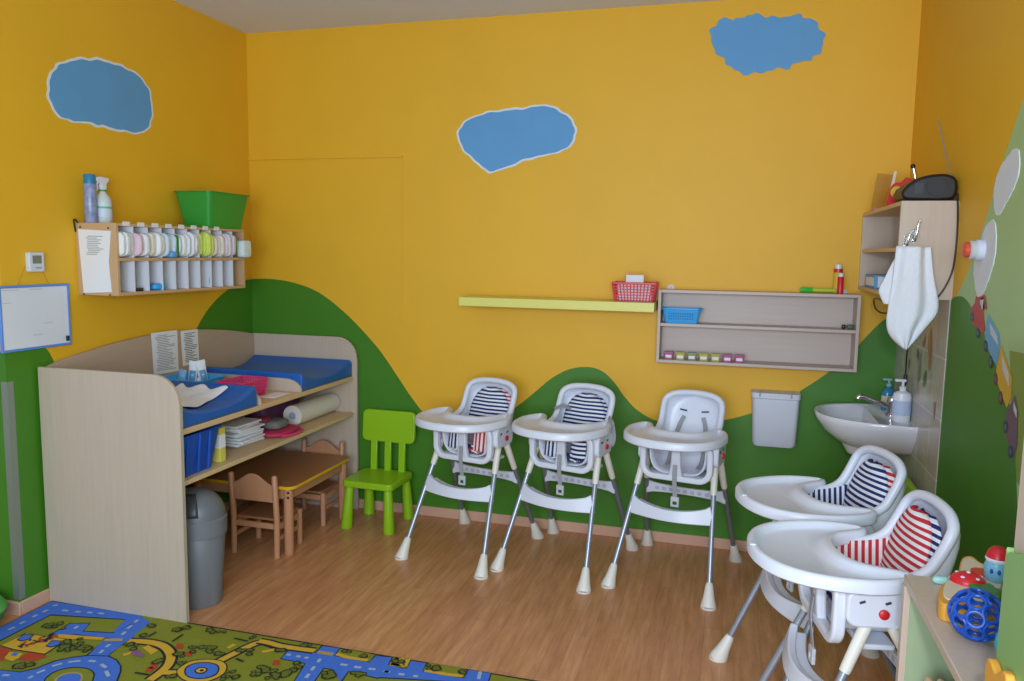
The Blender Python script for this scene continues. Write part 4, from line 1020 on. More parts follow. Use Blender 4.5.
for x in (x0+.055, x1-.07):
    b = MB(); b.prism([(x+.02*math.cos(PI*i/10), -.004, z1+.022*math.sin(PI*i/10)) for i in range(11)], (0, .004, 0)); h = b.build('hanging_bracket', WHP2, t)
    b = MB(); b.lathe([(.005, 0), (.005, .003)], (x, -.0035, z1+.01), 10, 0, rotx(PI/2)); b.build('screw', STEELD, h)
# blue basket
t2 = thing('plastic_basket', (2.76, -.075, 1.2845), 'sky blue plastic basket on upper tier of the wall cabinet', 'basket')
b = MB(); tray_mesh(b, 2.655, 2.858, -.136, -.03, 1.2845, 1.366, .016, r=.015, lip=.006); b.build('basket_body', LBLUE, t2, smooth=35)
b = MB()
for j in range(3):
    for i in range(11): b.box(2.688+i*.0125, 2.695+i*.0125, -.1345+.0+.0045*(2-j)*.9, -.129+.0045*(2-j)*.9, 1.305+j*.014, 1.312+j*.014)
b.build('slot_row', mat('slot_blue', '#1d6ea8', .6), t2)
b = MB(); b.box(2.862, 2.872, -.10, -.065, 1.352, 1.362); b.box(2.641, 2.652, -.10, -.065, 1.352, 1.362); b.build('handle', LBLUE, t2, bevel=.002)
# seven little boxes
PKB = mat('pink_box', '#b65a8c', .4); YGB = mat('olive_box', '#b9b24e', .4); BLB = mat('grey_green_box', '#8f9a6a', .4)
cols = [PKB, YGB, BLB, YGB, YGB, PKB, PKB]
names = ['first pink little box at left end of the lower wall cabinet tier', 'yellow-green little box right of the leftmost pink one', 'grey-green little box, third from the left on the lower tier', 'yellow-green little box, middle one of the seven', 'yellow-green little box, just left of the two pink ones', 'pink little box, second from the right end of the seven', 'pink little box at right end of the row of seven']
for i in range(7):
    x = 2.672+.0622*i; m = cols[i]
    t2 = thing('trinket_box', (x+.024, -.105, 1.0845), names[i], 'box', 'little boxes in the lower wall cabinet tier')
    b = MB(); tray_mesh(b, x, x+.05, -.13, -.08, 1.0845, 1.118, .004, th=.002, r=.006, lip=.001); b.build('box_body', m, t2)
    b = MB(); b.box(x-.001, x+.051, -.131, -.079, 1.1185, 1.1255); b.build('lid', m, t2, bevel=.002)
    b = MB(); b.box(x+.009, x+.041, -.1312, -.1275, 1.094, 1.109); b.build('paper_label', WHITE, t2)
t2 = thing('toy_car', (3.61, -.08, 1.2845), 'tiny dark green and black toy at right end of cabinet\'s upper tier', 'toy')
b = MB(); b.pillow((3.615, -.085, 1.297), (.036, .025, .022), e=.5); b.build('body', mat('dark_green', '#4d6b45', .5), t2)
b = MB(); b.pillow((3.583, -.085, 1.296), (.02, .022, .022), e=.5); b.build('cab', BLACK, t2)
# bubble bottle, red tube, green wand on the cabinet top
zt = z1+.0005
t2 = thing('bubble_bottle', (3.545, -.06, zt), 'yellow bubble-mixture bottle with red and white cap on wall cabinet', 'bottle')
b = MB(); b.lathe([(.021, 0), (.022, .01), (.022, .10), (.016, .115)], (3.545, -.05, zt), 18); b.build('bottle_body', mat('bubble_yellow', '#d9b83a', .25), t2)
b = MB(); b.lathe([(.0225, .11), (.0225, .128)], (3.545, -.05, zt), 18); b.build('collar', RED, t2)
b = MB(); b.lathe([(.017, .128), (.016, .15), (0, .152)], (3.545, -.05, zt), 18); b.build('cap', WHP, t2)
t2 = thing('bubble_tube', (3.545, -.10, zt), 'slim red tube with white cap in front of the yellow bubble bottle', 'tube')
b = MB(); b.lathe([(.015, 0), (.0155, .005), (.0155, .085), (.012, .09)], (3.552, -.108, zt), 16); b.build('tube_body', RED, t2)
b = MB(); b.lathe([(.013, .088), (.013, .106), (0, .107)], (3.552, -.108, zt), 16); b.build('cap', WHP, t2)
t2 = thing('bubble_wand', (3.45, -.07, zt), 'green and clear yellow bubble wand lying on the wall cabinet', 'bubble wand')
R = roty(PI/2)
b = MB(); b.lathe([(0, 0), (.014, .002), (.014, .058), (.011, .062)], (3.36, -.075, zt+.015), 16, 0, R); b.build('grip', mat('bright_green', '#3cc83c', .35), t2)
b = MB(); b.lathe([(.011, .06), (.011, .20), (0, .201)], (3.36, -.075, zt+.015), 16, 0, R); b.build('wand_tube', mat('yellow_clear', '#b5c93a', .2), t2)
# paper-towel dispenser
t2 = thing('paper_dispenser', (3.27, -.06, .63), 'white plastic bin hung on back wall left of the washbasin', 'dispenser')
n = 9
def dring(x0, x1, y0, z, r): return [(x, y, z) for x, y in rrect(x0, x1, y0, .02, r, 4)]
seq = [dring(3.165, 3.375, -.095, .632, .03), dring(3.158, 3.382, -.105, .65, .03), dring(3.147, 3.388, -.12, .895, .025), dring(3.141, 3.392, -.125, .90, .025), dring(3.141, 3.392, -.125, .928, .02)]
k = len(seq[0]); vs = [(x, min(y, -.001), z) for q in seq for x, y, z in q]
fs = [(j*k+i, j*k+(i+1) % k, (j+1)*k+(i+1) % k, (j+1)*k+i) for j in range(4) for i in range(k)] + [tuple(range(k))[::-1], tuple(4*k+i for i in range(k))]
b = MB(); b.add(vs, fs); b.build('dispenser_body', WHP2, t2, smooth=35, weld=False)
for x in (3.185, 3.345):
    b = MB(); b.box(x-.004, x+.004, -.128, -.11, .908, .936); b.build('clip', STRAP, t2, bevel=.001)

# ================================================================== RIGHT WALL: SINK CORNER
t = thing('washbasin', (3.66, -.30, .72), 'white ceramic corner washbasin on the tiled right wall', 'washbasin')
zt = .888; yc = -.315
def basin_ring(hw, x0, z, n=40, p=2.4):
    """plan outline: straight along the wall, rounded toward the room"""
    out = []
    for i in range(n+1):
        a = -PI/2 + PI*i/n
        cx = W-.006
        x = cx - (cx-x0)*(max(0, math.cos(a))**(2/p)); y = yc + hw*math.copysign(abs(math.sin(a))**(2/p), math.sin(a))
        out.append(Vector((x, y, z)))
    return out
seq = [basin_ring(.13, 3.64, zt-.165), basin_ring(.19, 3.56, zt-.14), basin_ring(.245, 3.49, zt-.085), basin_ring(.28, 3.45, zt-.03), basin_ring(.284, 3.442, zt-.004), basin_ring(.280, 3.447, zt+.004), basin_ring(.264, 3.462, zt+.003)]
def inner(hx, hy, cx, z, n=40, p=2.3):
    out = []
    for i in range(n+1):
        a = -PI/2 + PI*i/n; out.append(Vector((cx-hx*(max(0, math.cos(a))**(2/p)), yc+hy*math.copysign(abs(math.sin(a))**(2/p), math.sin(a)), z)))
    return out
seq += [inner(.235, .235, 3.705, zt-.004), inner(.21, .205, 3.695, zt-.05), inner(.15, .15, 3.68, zt-.10), inner(.05, .05, 3.66, zt-.115)]
b = MB(); b.grid(seq)
k = 41; o = 0
L = len(seq)
b.f.append([j*k for j in range(7)] + [j*k+40 for j in range(6, -1, -1)]); b.m.append(0)          # wall side
b.f.append([6*k, 7*k] + [7*k+40, 6*k+40]); b.m.append(0)                                            # tap ledge
b.f.append([j*k for j in range(7, L)] + [j*k+40 for j in range(L-1, 6, -1)]); b.m.append(0)         # inner back
b.f.append([i for i in range(41)]); b.m.append(0)
b.f.append([(L-1)*k+i for i in range(41)]); b.m.append(0)
b.build('basin', CER, t, smooth=50)
b = MB(); b.lathe([(.055, zt-.20), (.062, zt-.19), (.085, zt-.15)], (3.66, yc, 0), 24); b.build('drain_cover', CER, t)
b = MB(); b.tube(cr([(3.66, yc, zt-.19), (3.66, yc, zt-.30), (3.70, yc, zt-.36), (3.78, yc, zt-.36), (3.856, yc, zt-.33)], 5), .018, 12); b.build('waste_pipe', WHP2, t)
t = thing('faucet', (3.77, -.30, zt), 'chrome single-lever mixer tap on the washbasin', 'faucet')
b = MB(); b.lathe([(.026, 0), (.026, .01), (.021, .015), (.020, .065), (.022, .075), (.018, .09), (0, .095)], (3.79, -.33, zt), 20); b.build('tap_body', CHROME, t)
b = MB(); b.tube(cr([(3.785, -.33, zt+.045), (3.73, -.335, zt+.062), (3.67, -.34, zt+.085), (3.645, -.342, zt+.09), (3.632, -.343, zt+.075)], 5), [.013]*20+[.012], 12); b.build('spout', CHROME, t)
b = MB(); b.tube([(3.79, -.33, zt+.09), (3.82, -.33, zt+.12), (3.80, -.33, zt+.135)], [.008, .007, .009], 10); b.build('lever', CHROME, t)
t = thing('soap_bottle', (3.80, -.16, zt), 'teal liquid soap pump bottle behind the mixer tap', 'soap bottle')
zs = zt
c = (3.80, -.18, zs)
b = MB(); b.lathe([(.028, 0), (.032, .005), (.032, .085), (.026, .105), (.012, .115), (.012, .125)], c, 20, sy=.75); b.build('bottle_body', mat('teal_soap', '#2f7fa6', .15), t)
b = MB(); b.lathe([(.0325, .03), (.0325, .075)], c, 20, sy=.75); b.build('label_sleeve', mat('soap_label', '#d0c9a8', .5), t)
b = MB(); b.lathe([(.013, .122), (.013, .135), (.006, .138), (.006, .155)], c, 14); b.box(c[0]-.03, c[0]+.012, c[1]-.008, c[1]+.008, zs+.152, zs+.163); b.build('pump_head', mat('pump_teal', '#86b6bb', .35), t, bevel=.002)
t = thing('lotion_bottle', (3.825, -.47, zt), 'white pump bottle standing at the near end of the washbasin', 'soap bottle')
c = (3.812, -.445, zs)
b = MB(); b.lathe([(.037, 0), (.041, .005), (.041, .118), (.036, .135), (.014, .145), (.014, .155)], c, 22, sy=.8); b.build('bottle_body', mat('lotion_white', '#e3e6ee', .3), t)
b = MB(); b.lathe([(.0416, .03), (.0416, .1)], c, 22, sy=.8); b.build('label_sleeve', mat('lotion_label', '#b9c7e6', .5), t)
b = MB(); b.lathe([(.015, .153), (.015, .165), (.006, .168), (.006, .19)], c, 14); b.box(c[0]-.035, c[0]+.012, c[1]-.010, c[1]+.010, zs+.188, zs+.2); b.build('pump_head', WHP, t, bevel=.002)

# corner cupboard
t = thing('corner_cupboard', (3.755, -.5, 1.49), 'maple open cupboard on right wall in the room corner', 'cupboard')
x0, ya, yb3, z0, z1 = 3.652, -.98, -.002, 1.490, 1.882
b = MB(); b.box(x0, W, ya, ya+.017, z0, z1); b.build('side_panel', BEECH, t, bevel=.0015)
b = MB(); b.box(x0, W, yb3-.017, yb3, z0, z1); b.build('side_panel', BEECH, t, bevel=.0015)
b = MB(); b.box(x0, W, ya+.017, yb3-.017, z1-.017, z1); b.build('top_board', BEECHE, t, bevel=.0015)
b = MB(); b.box(x0, W, ya+.017, yb3-.017, z0, z0+.017); b.build('bottom_board', BEECHE, t, bevel=.0015)
b = MB(); b.box(x0+.005, W-.008, ya+.017, yb3-.017, 1.68, 1.696); b.build('shelf_board', BEECHE, t, bevel=.0015)
b = MB(); b.box(W-.008, W-.001, ya+.017, yb3-.017, z0+.017, z1-.017); b.build('back_panel', GREYB, t)
t = thing('wipes_box', (3.74, -.35, 1.5075), 'blue and white box in lower compartment of the corner cupboard', 'box')
b = MB(); b.box(3.665, 3.80, -.40, -.13, 1.5075, 1.572); b.build('box_body', mat('box_blue', '#5aa0d8', .5), t, bevel=.003)
b = MB(); b.box(3.6642, 3.6655, -.385, -.15, 1.52, 1.56); b.box(3.68, 3.79, -.4008, -.3995, 1.515, 1.565); b.build('paper_label', WHITE, t)
# radio
t = thing('radio', (3.76, -.95, z1), 'black portable radio with raised aerial on top of corner cupboard', 'radio')
sil = cr([(3.655, z1+.035, 0), (3.672, z1+.062, 0), (3.705, z1+.088, 0), (3.755, z1+.103, 0), (3.81, z1+.106, 0), (3.845, z1+.09, 0), (3.855, z1+.055, 0), (3.848, z1+.018, 0), (3.82, z1+.002, 0), (3.70, z1+.002, 0), (3.665, z1+.01, 0)], 4, closed=True)
b = MB(); b.prism([(p.x, -.965, p.y) for p in sil], (0, .20, 0)); b.build('housing', BLACK, t, bevel=.012, seg=3)
b = MB(); b.lathe([(.030, 0), (.034, .004), (.034, .006), (0, .006)], (3.775, -.965, z1+.055), 24, 0, rotx(PI/2)); b.build('speaker_grille', mat('grille', '#2b2d33', .6), t)
b = MB(); b.box(3.70, 3.73, -.967, -.963, z1+.03, z1+.07); b.build('control_panel', mat('dark_panel', '#33363e', .3), t)
b = MB(); b.tube([(3.842, -.90, z1+.09), (3.79, -.86, z1+.33)], .0022, 8); b.build('aerial', STEELD, t)
b = MB(); b.tube([(3.712, -.90, z1+.095), (3.702, -.90, z1+.135)], .008, 10); hd = b.build('handle_post', CHROME, t)
b = MB(); b.ell((3.700, -.90, z1+.143), (.010, .010, .010), 0, 12, 8); b.build('knob', BLACK, hd)
# power lead
pts = cr([(3.849, -.985, z1+.03), (3.850, -1.0, z1-.02), (3.850, -1.02, 1.78), (3.850, -1.02, 1.68), (3.845, -1.01, 1.60), (3.82, -1.005, 1.53), (3.79, -.998, 1.488), (3.75, -.98, 1.47), (3.66, -.75, 1.468), (3.655, -.55, 1.47), (3.66, -.45, 1.455), (3.67, -.44, 1.42), (3.69, -.47, 1.40), (3.72, -.55, 1.40), (3.80, -.45, 1.36), (3.845, -.32, 1.26), (3.845, -.31, 1.17), (3.843, -.33, 1.09)], 5)
t = thing('power_lead', (3.85, -.9, 1.07), 'thin black power lead running from radio down behind the towel', 'cable')
b = MB(); b.tube(pts, .0035, 8); b.build('cable', BLACK, t)
b = MB(); b.tube([(3.843, -.33, 1.095), (3.841, -.335, 1.06), (3.838, -.34, 1.035)], [.008, .010, .006], 10); b.build('plug', BLACK, t)
# red toy and clear frame on top
t = thing('toy_figure', (3.735, -.49, z1), 'red plastic toy with yellow and blue eye on the corner cupboard', 'toy')
pr = cr([(-.05, 0, 0), (-.055, .04, 0), (-.045, .07, 0), (-.03, .095, 0), (0, .10, 0), (.02, .118, 0), (.04, .108, 0), (.055, .112, 0), (.062, .09, 0), (.05, .07, 0), (.055, .03, 0), (.05, 0, 0)], 3, closed=True)
b = MB(); b.prism([(3.735+p.x*.95, -.51, z1+.0005+max(0, p.y)*1.15) for p in pr], (0, .05, 0)); b.build('body', RED, t, bevel=.008)
b = MB(); b.lathe([(.026, 0), (.026, .006), (0, .006)], (3.715, -.511, z1+.07), 18, 0, rotx(PI/2)); e_ = b.build('eye', mat('toy_yellow', '#e2b52c', .4), t)
b = MB(); b.lathe([(.013, .005), (.013, .010), (0, .010)], (3.72, -.511, z1+.07), 14, 0, rotx(PI/2)); b.build('pupil', BLUEP, e_)
t = thing('picture_stand', (3.70, -.28, z1), 'clear acrylic stand leaning beside the red toy on corner cupboard', 'stand')
b = MB(); b.obox((3.70, -.24, z1+.095), (.075, .004, .165), roty(.12)); b.build('clear_panel', mat('amber_acrylic', '#b9863c', .15, alpha=.4), t)
b = MB(); b.obox((3.738, -.243, z1+.10), (.012, .012, .18), roty(.14)); b.build('clear_edge', mat('acrylic_edge', '#e9ddd0', .1), t)
b = MB(); b.box(3.66, 3.76, -.28, -.20, z1+.0005, z1+.012); b.build('foot', mat('pink_foot', '#c9788a', .4), t)
# hooks with towel on the cupboard end
yh = ya-.001
for i, (u, v) in enumerate(((905.5, 240), (914, 234))):
    p = Bk(u, v, yh)
    t = thing('wall_hook', (p.x, yh, p.z-.03), ['short chrome hook on cupboard end, left of the pair', 'taller chrome hook on cupboard end, right of the pair'][i], 'hook', 'hooks on the cupboard end panel')
    b = MB(); b.prism([(x, yh, z) for x, z in rrect(p.x-.007, p.x+.007, p.z-.035, p.z+.02, .006)], (0, -.003, 0)); b.build('plate', CHROME, t)
    hz = .028 if i == 0 else .05
    b = MB(); b.tube(cr([(p.x, yh-.003, p.z-.02), (p.x, yh-.022, p.z-.028), (p.x+.002, yh-.034, p.z-.01), (p.x+.006, yh-.036, p.z+hz*.6), (p.x+.011, yh-.036, p.z+hz)], 5), .0045, 10); b.build('prong', CHROME, t)
    b = MB(); b.ell((p.x+.011, yh-.036, p.z+hz), (.006, .006, .006), 0, 10, 8); b.build('tip', WHP2, t)
# towel
edgeL = [(897,246),(895,262),(893,280),(890,298),(888,312),(887,322),(889,333),(896,342),(904,348.5)]
edgeR = [(931,247),(932,262),(934,280),(937,296),(938,306),(936,315),(927,326),(917,338),(906,349)]
rows = []; n = 22
EL = cr([Bk(u, v, ya-.045) for u, v in edgeL], 3); ER = cr([Bk(u, v, ya-.045) for u, v in edgeR], 3)
for j in range(len(EL)):
    q = j/(len(EL)-1); r = []
    for i in range(n+1):
        s = i/n; p = EL[j].lerp(ER[j], s)
        p.y += .010*math.sin(s*9+q*1.5)*(1-.5*q) + .006*math.sin(s*17+3*q) - .016*math.sin(PI*s) - .012*max(0, (q-.55))*math.sin(3*s)
        r.append(p)
    rows.append(r)
t = thing('towel', (3.71, ya-.05, 1.30), 'white hand towel hanging in a point from the cupboard hooks', 'towel')
b = MB(); b.grid(rows); b.build('front_fold', CLOTH, t, solid=.006, smooth=60)
eL2 = [(903,247),(893,262),(884,280),(879,290),(881,297),(884,304)]; eR2 = [(920,247),(918,262),(914,280),(908,292),(905,299),(900,304)]
EL = cr([Bk(u, v, ya-.018) for u, v in eL2], 3); ER = cr([Bk(u, v, ya-.022) for u, v in eR2], 3); rows = []
for j in range(len(EL)):
    r = []
    for i in range(13):
        s = i/12; p = EL[j].lerp(ER[j], s); p.y += .006*math.sin(s*8+j*.2); r.append(p)
    rows.append(r)
b = MB(); b.grid(rows); b.build('rear_fold', CLOTH, t, solid=.006, smooth=60)
p = Bk(918, 280, ya-.08)
b = MB()
for dx, dz, rx, rz2 in ((0, .012, .007, .010), (.004, -.008, .006, .012), (-.006, .0, .004, .006)): b.ell((p.x+dx, p.y+.012, p.z+dz), (rx, .004, rz2), 0, 10, 8)
b.build('embroidery', mat('grey_thread', '#b4b8c4', .9), t)
# alarm sounder on the right wall
t = thing('alarm_sounder', (3.82, -1.2, 1.69), 'white round wall alarm with red front on the right wall', 'alarm')
R = roty(-PI/2); c = Lf(984, 250, W)
b = MB(); b.lathe([(.036, 0), (.036, .022), (.032, .026)], (W-.002, c.y, c.z), 28, 0, R); b.build('base', WHP2, t)
b = MB(); b.lathe([(.032, .025), (.033, .042), (.028, .046)], (W-.002, c.y, c.z), 28, 0, R); b.build('clear_ring', mat('clear_band', '#dfe3e6', .15, alpha=.7), t)
b = MB(); b.lathe([(.028, .045), (.027, .060), (.02, .066), (0, .067)], (W-.002, c.y, c.z), 28, 0, R); b.build('beacon', mat('beacon_red', '#d6573f', .3), t)
# train stickers along the hill
def decal(body, mbody, win, wheels, mwheel, label, extra=()):
    P = [fr(*q) for q in body]; off = Vector((-.0026, 0, 0)); c0 = sum(P, Vector())/len(P)
    t = thing('train_sticker', (W, c0.y, min(p.z for p in P)), label, 'sticker', 'train stickers on the right wall')
    b = MB(); b.prism([p+off for p in P], (-.001, 0, 0)); b.build('carriage', mbody, t, smooth=0)
    for q, m, nm in [(win, mat('sticker_pale', '#c9ccd2', .5), 'window_print')]+list(extra):
        b = MB(); b.prism([fr(*k)+off+Vector((-.001, 0, 0)) for k in q], (-.0006, 0, 0)); b.build(nm, m, t, smooth=0)
    for u, v, ru, rv in wheels:
        b = MB(); b.prism([fr(u+ru*math.cos(a), v+rv*math.sin(a))+off+Vector((-.001, 0, 0)) for a in [2*PI*i/16 for i in range(16)]], (-.0008, 0, 0)); wl = b.build('wheel', mwheel, t, smooth=0)
        b = MB(); b.prism([fr(u+ru*.5*math.cos(a), v+rv*.5*math.sin(a))+off+Vector((-.0019, 0, 0)) for a in [2*PI*i/12 for i in range(12)]], (-.0004, 0, 0)); b.build('wheel_hub', mat('hub_grey', '#5b6570', .5), wl, smooth=0)
NAV = mat('sticker_navy', '#28384f', .5)
decal([(972,308),(976,303),(977,296),(980,297),(980,304),(984,309),(986,330),(984,334),(979,328),(972,322)], mat('sticker_red', '#b5372c', .5), [(981,299),(985,297),(986,309),(983,309)], [(973.5,317,1.6,4.5),(979,333,1.8,5)], NAV, 'red steam engine sticker leading the train on right wall', [([(980,297),(986,295),(988,309),(984,310),(985,299),(982,300)], MATS['sticker_red'], 'cab_roof')])
decal([(987,325),(989,314),(1000,334),(1001,352),(998,366),(993,358),(986,341)], mat('sticker_blue', '#6ba7cf', .5), [(991,323),(998,336),(999,345),(992,334)], [(987,346,1.9,6),(992,362,2.0,6.5)], NAV, 'light blue carriage sticker behind the red train engine')
decal([(998,365),(1002,345),(1013,378),(1012,398),(1008,408),(1003,395),(997,378)], mat('sticker_yellow', '#d7a92c', .5), [(1003,356),(1010,374),(1010,386),(1004,370)], [(997,379,2.0,6.5),(1002,398,2.2,7)], mat('sticker_maroon', '#6b3324', .5), 'yellow carriage sticker, third in the train on right wall')
decal([(1006,425),(1008,412),(1016,395),(1019,412),(1018,445),(1015,458),(1008,440)], mat('sticker_purple', '#6d5163', .5), [(1015,402),(1018,410),(1018,418),(1015,410)], [(1007,427,2.4,6.5),(1012,452,2.6,6.5)], NAV, 'purple carriage sticker at the tail of the train')

# ================================================================== TOY CABINET AND TALL UNIT
zc = .87; XL = 3.462; YN, YFAR = -3.02, -2.372
t = thing('toy_cabinet', (3.66, -2.7, 0), 'low maple cabinet with sage green interior holding toys, by right wall', 'cabinet')
b = MB(); b.box(XL, W-.02, YN, YFAR, zc-.022, zc); b.build('top_board', BEECH, t, bevel=.002)
b = MB(); b.box(XL-.002, W-.02, YFAR-.028, YFAR, 0, zc-.022); sp = b.build('side_panel', BEECH, t, bevel=.002)
b = MB(); b.box(XL+.012, W-.03, YFAR-.032, YFAR-.028, .05, zc-.024); b.build('green_lining', SAGE, sp)
b = MB(); b.box(XL+.004, W-.02, YN, YN+.02, 0, zc-.022); b.build('side_panel', BEECH, t, bevel=.002)
b = MB(); b.box(W-.03, W-.02, YN+.02, YFAR-.02, 0, zc-.022); b.build('back_panel', SAGE, t)
b = MB(); b.box(XL+.02, W-.03, YN+.02, YFAR-.032, .56, .58); b.build('shelf', BEECH, t, bevel=.002)
b = MB(); b.box(XL+.02, W-.03, YN+.02, YFAR-.032, .04, .06); b.build('bottom_board', BEECH, t, bevel=.002)
for i, (x, lab) in enumerate(((3.507, 'pale wooden bead ring on toy cabinet shelf, left of two'), (3.533, 'pale wooden bead ring on toy cabinet shelf, right of two'))):
    b = MB(); b.pillow((x, -2.50, .625), (.022, .06, .089), e=.7); tag(b.build('wooden_toy', mat('toy_wood', '#d9b48a', .4)), lab, 'wooden toy', 'wooden rings inside the cabinet')
b = MB(); b.lathe([(.02, 0), (.024, .01), (.024, .06), (.012, .085), (0, .09)], (3.575, -2.50, .5805), 16); tag(b.build('skittle', mat('toy_yellowgreen', '#b7bd55', .4)), 'yellow-green toy peg beside wooden rings inside the toy cabinet', 'toy')
# musical house toy lying on the cabinet
t = thing('activity_toy', (3.60, -2.52, zc), 'ochre house-shaped activity toy lying on the toy cabinet', 'toy')
zt = zc+.0005
def tp(u, v, z): p = Fl(u, v, z); return Vector((p.x, p.y, 0))
base = [tp(u, v, zc+.04) for u, v in ((938,596),(943,583),(952,582),(958,572),(962,558),(972,556),(982,563),(998,566),(1006,575),(1005,592),(990,605),(965,606),(944,604))]
base = [Vector((p.x, p.y, 0)) for p in cr(base, 3, closed=True)]
b = MB(); b.prism([(p.x, p.y, zt) for p in base], (0, 0, .04)); b.build('base', ORANGE, t, bevel=.006)
cc = sum(base, Vector())/len(base)
b = MB(); b.prism([(cc.x+(p.x-cc.x)*.86, cc.y+(p.y-cc.y)*.86, zt+.04) for p in base], (0, 0, .004)); tpf = b.build('top_plate', mat('toy_cream', '#dccdb4', .4), t, bevel=.001)
p = tp(968, 579, zt+.05)
b = MB(); b.ell((p.x, p.y, zt+.044), (.038, .034, .022), 0, 20, 12); dm = b.build('red_dome', RED, t)
b = MB()
for dx, dy, dz in ((-.016, -.018, .016), (.014, -.02, .015), (.0, .0, .0222), (.026, .002, .014), (-.02, .012, .016)): b.ell((p.x+dx, p.y+dy, zt+.044+dz), (.005, .005, .0025), 0, 10, 6)
b.build('white_dot', WHP, dm)
p = tp(988, 593, zt+.05)
b = MB(); b.prism([(p.x+.032*math.cos(2*PI*i/20)*(1+.28*math.cos(5*2*PI*i/20)), p.y+.032*math.sin(2*PI*i/20)*(1+.28*math.cos(5*2*PI*i/20)), zt+.044) for i in range(20)], (0, 0, .016)); b.build('green_star', mat('toy_green', '#3f7f35', .4), t, bevel=.004)
p = tp(980, 574, zt+.044)
b = MB(); b.lathe([(.02, 0), (.02, .008), (0, .009)], (p.x, p.y, zt+.044), 16); b.build('red_button', mat('toy_red', '#cf4a36', .4), t)
p = tp(996, 580, zt+.044)
t3 = thing('toy_bird', (p.x, p.y, zt+.044), 'pale blue round toy figure wearing a red cap on the ochre toy', 'toy')
b = MB(); b.lathe([(.021, 0), (.026, .011), (.026, .036), (.020, .05), (0, .056)], (p.x, p.y, zt+.0445), 20); b.build('body', mat('toy_sky', '#7cc0d6', .35), t3)
b = MB(); b.lathe([(.024, .045), (.026, .051), (.023, .057)], (p.x, p.y, zt+.0445), 20); b.build('cap_brim', WHP, t3)
b = MB(); b.lathe([(.0245, .054), (.021, .069), (.012, .078), (0, .08)], (p.x, p.y, zt+.0445), 20); b.build('cap', RED, t3)
for s in (-.35, .25):
    a = -PI/2-.35+s
    b = MB(); b.ell((p.x+.0255*math.cos(a), p.y+.0255*math.sin(a), zt+.071), (.004, .004, .006), 0, 8, 6); b.build('eye', BLUEP, t3)
p = tp(945, 574, zc+.03)
b = MB(); b.pillow((p.x-.004, p.y+.01, zc+.010), (.04, .018, .019), e=.7); b.pillow((p.x+.018, p.y+.012, zc+.012), (.016, .022, .022), e=.8); tag(b.build('toy_fish', mat('toy_aqua', '#9fcfcb', .4)), 'pale aqua small toy at cabinet\'s far edge beside ochre toy', 'toy')
# lattice ball: dodecahedron-like net of round holes
def lattice_ball(c, r, m, nm, lab, frac=.70):
    bm = bmesh.new(); bmesh.ops.create_icosphere(bm, subdivisions=2, radius=1)
    bmesh.ops.dissolve_limit  # keep bmesh alive
    # dual of an icosphere: hexagon/pentagon cells become round holes
    me_v = []; fc = [f.calc_center_median().normalized() for f in bm.faces]
    b = MB(); n = 18
    ico = bmesh.new(); bmesh.ops.create_icosphere(ico, subdivisions=1, radius=1)
    cells = [v.co.normalized() for v in ico.verts] + [f.calc_center_median().normalized() for f in ico.faces]
    for k, d in enumerate(cells):
        ra = .335 if k < 12 else .31
        u = d.orthogonal().normalized(); w = d.cross(u)
        pts = [Vector(c)+r*(d*math.cos(ra)+(u*math.cos(2*PI*i/n)+w*math.sin(2*PI*i/n))*math.sin(ra)) for i in range(n)]
        b.tube(pts, r*.07, 8, closed=True)
    bm.free(); ico.free()
    return tag(b.build(nm, m), lab, 'ball')
lattice_ball((3.533, -2.70, zc+.054), .05, BLUEP, 'lattice_ball', 'blue open-lattice toy ball on the toy cabinet')
b = MB(); b.tube([(3.585+.0*math.cos(a), -2.80+.042*math.cos(a), zc+.046+.040*math.sin(a)) for a in [2*PI*i/24 for i in range(24)]], .0055, 8, closed=True)
b.tube([(3.585+.042*math.cos(a), -2.80+.0*math.cos(a), zc+.046+.040*math.sin(a)) for a in [2*PI*i/24 for i in range(24)]], .0055, 8, closed=True)
tag(b.build('ring_toy', TEAL), 'teal ring toy half hidden behind the tall cupboard edge', 'toy')
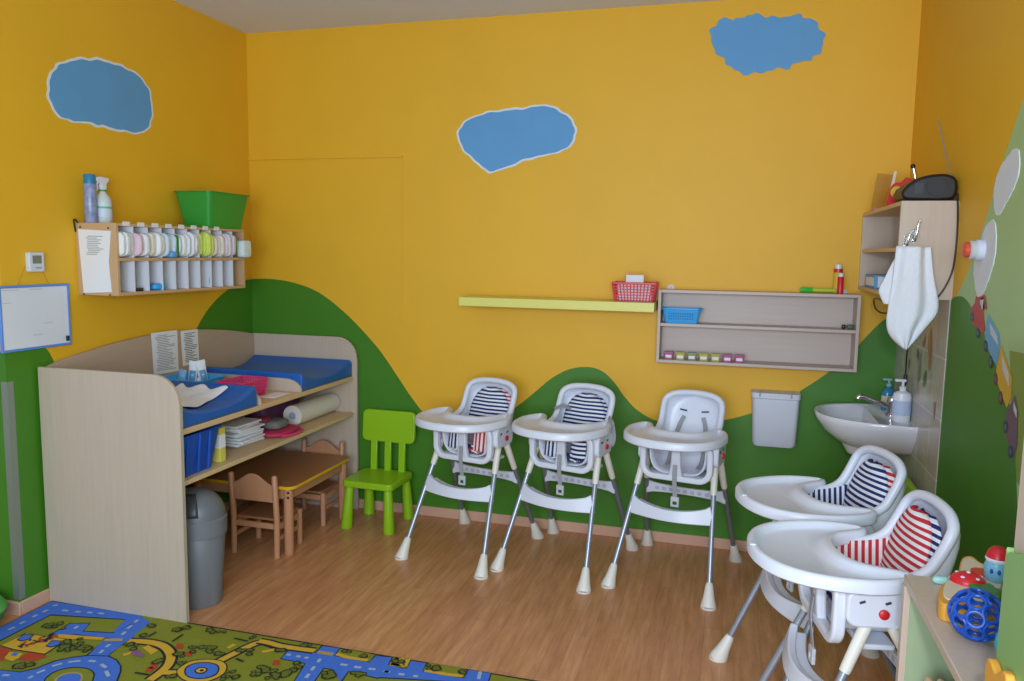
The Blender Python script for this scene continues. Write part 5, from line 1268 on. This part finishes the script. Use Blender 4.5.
# tall cupboard nearer the camera
t = thing('tall_cupboard', (3.66, -3.4, 0), 'tall maple cupboard with green and yellow cut-outs at right edge', 'cupboard')
XT = 3.468
b = MB(); b.box(XT, W-.02, -3.78, -3.066, 0, 1.62); b.build('carcass', BEECH, t, bevel=.003)
gp = cr([(-3.07, 0, .2), (-3.07, 0, .8), (-3.07, 0, 1.165), (-3.08, 0, 1.19), (-3.095, 0, 1.198), (-3.12, 0, 1.205), (-3.2, 0, 1.22), (-3.4, 0, 1.16), (-3.6, 0, 1.0), (-3.7, 0, .7), (-3.72, 0, .2)], 3)
b = MB(); b.prism([(XT-.012, p.x, p.z) for p in gp], (.012, 0, 0)); b.build('green_cutout', mat('cutout_green', '#7fa763', .45), t, bevel=.002)
fc = Vector((0, -3.135, .935)); pts = []
for i in range(48):
    a = 2*PI*i/48; rr = .085*(1+.14*math.cos(7*a)); pts.append((XT-.026, fc.y+rr*math.cos(a), fc.z+rr*math.sin(a)))
b = MB(); b.prism(pts, (.014, 0, 0)); b.build('yellow_flower', ORANGE, t, bevel=.003)

# ================================================================== CAMERA, LIGHT
cam = bpy.data.cameras.new('camera'); co = bpy.data.objects.new('camera', cam); COL.objects.link(co)
cam.sensor_width = 36; cam.lens = FPX/1024*36; cam.clip_start = .05
M = Matrix((AX[0], -AX[1], -AX[2])).transposed().to_4x4(); M.translation = CAM; co.matrix_world = M
S.camera = co
def area(name, loc, target, sx, sy, power, col):
    l = bpy.data.lights.new(name, 'AREA'); l.shape = 'RECTANGLE'; l.size = sx; l.size_y = sy; l.energy = power; l.color = col
    o = bpy.data.objects.new(name, l); COL.objects.link(o); o.location = loc
    o.rotation_euler = (Vector(target)-Vector(loc)).to_track_quat('-Z', 'Y').to_euler(); return o
area('window_daylight', (2.75, -5.6, 1.6), (1.7, 0, 1.05), 2.1, 1.5, 119, (.77, .91, 1.07))
area('camera_flash', (3.13, -4.40, 1.83), (2.0, 0, 1.15), .10, .06, 17, (.93, .97, 1.04))
w = bpy.data.worlds.new('world'); S.world = w; w.use_nodes = True
bg = w.node_tree.nodes['Background']; bg.inputs[0].default_value = (.82, .9, 1, 1); bg.inputs[1].default_value = .5
S.view_settings.view_transform = 'Standard'; S.view_settings.look = 'None'
S.view_settings.exposure = 0; S.view_settings.gamma = 1; S.view_settings.use_curve_mapping = False
S.cycles.use_denoising = True
S.cycles.max_bounces = 8
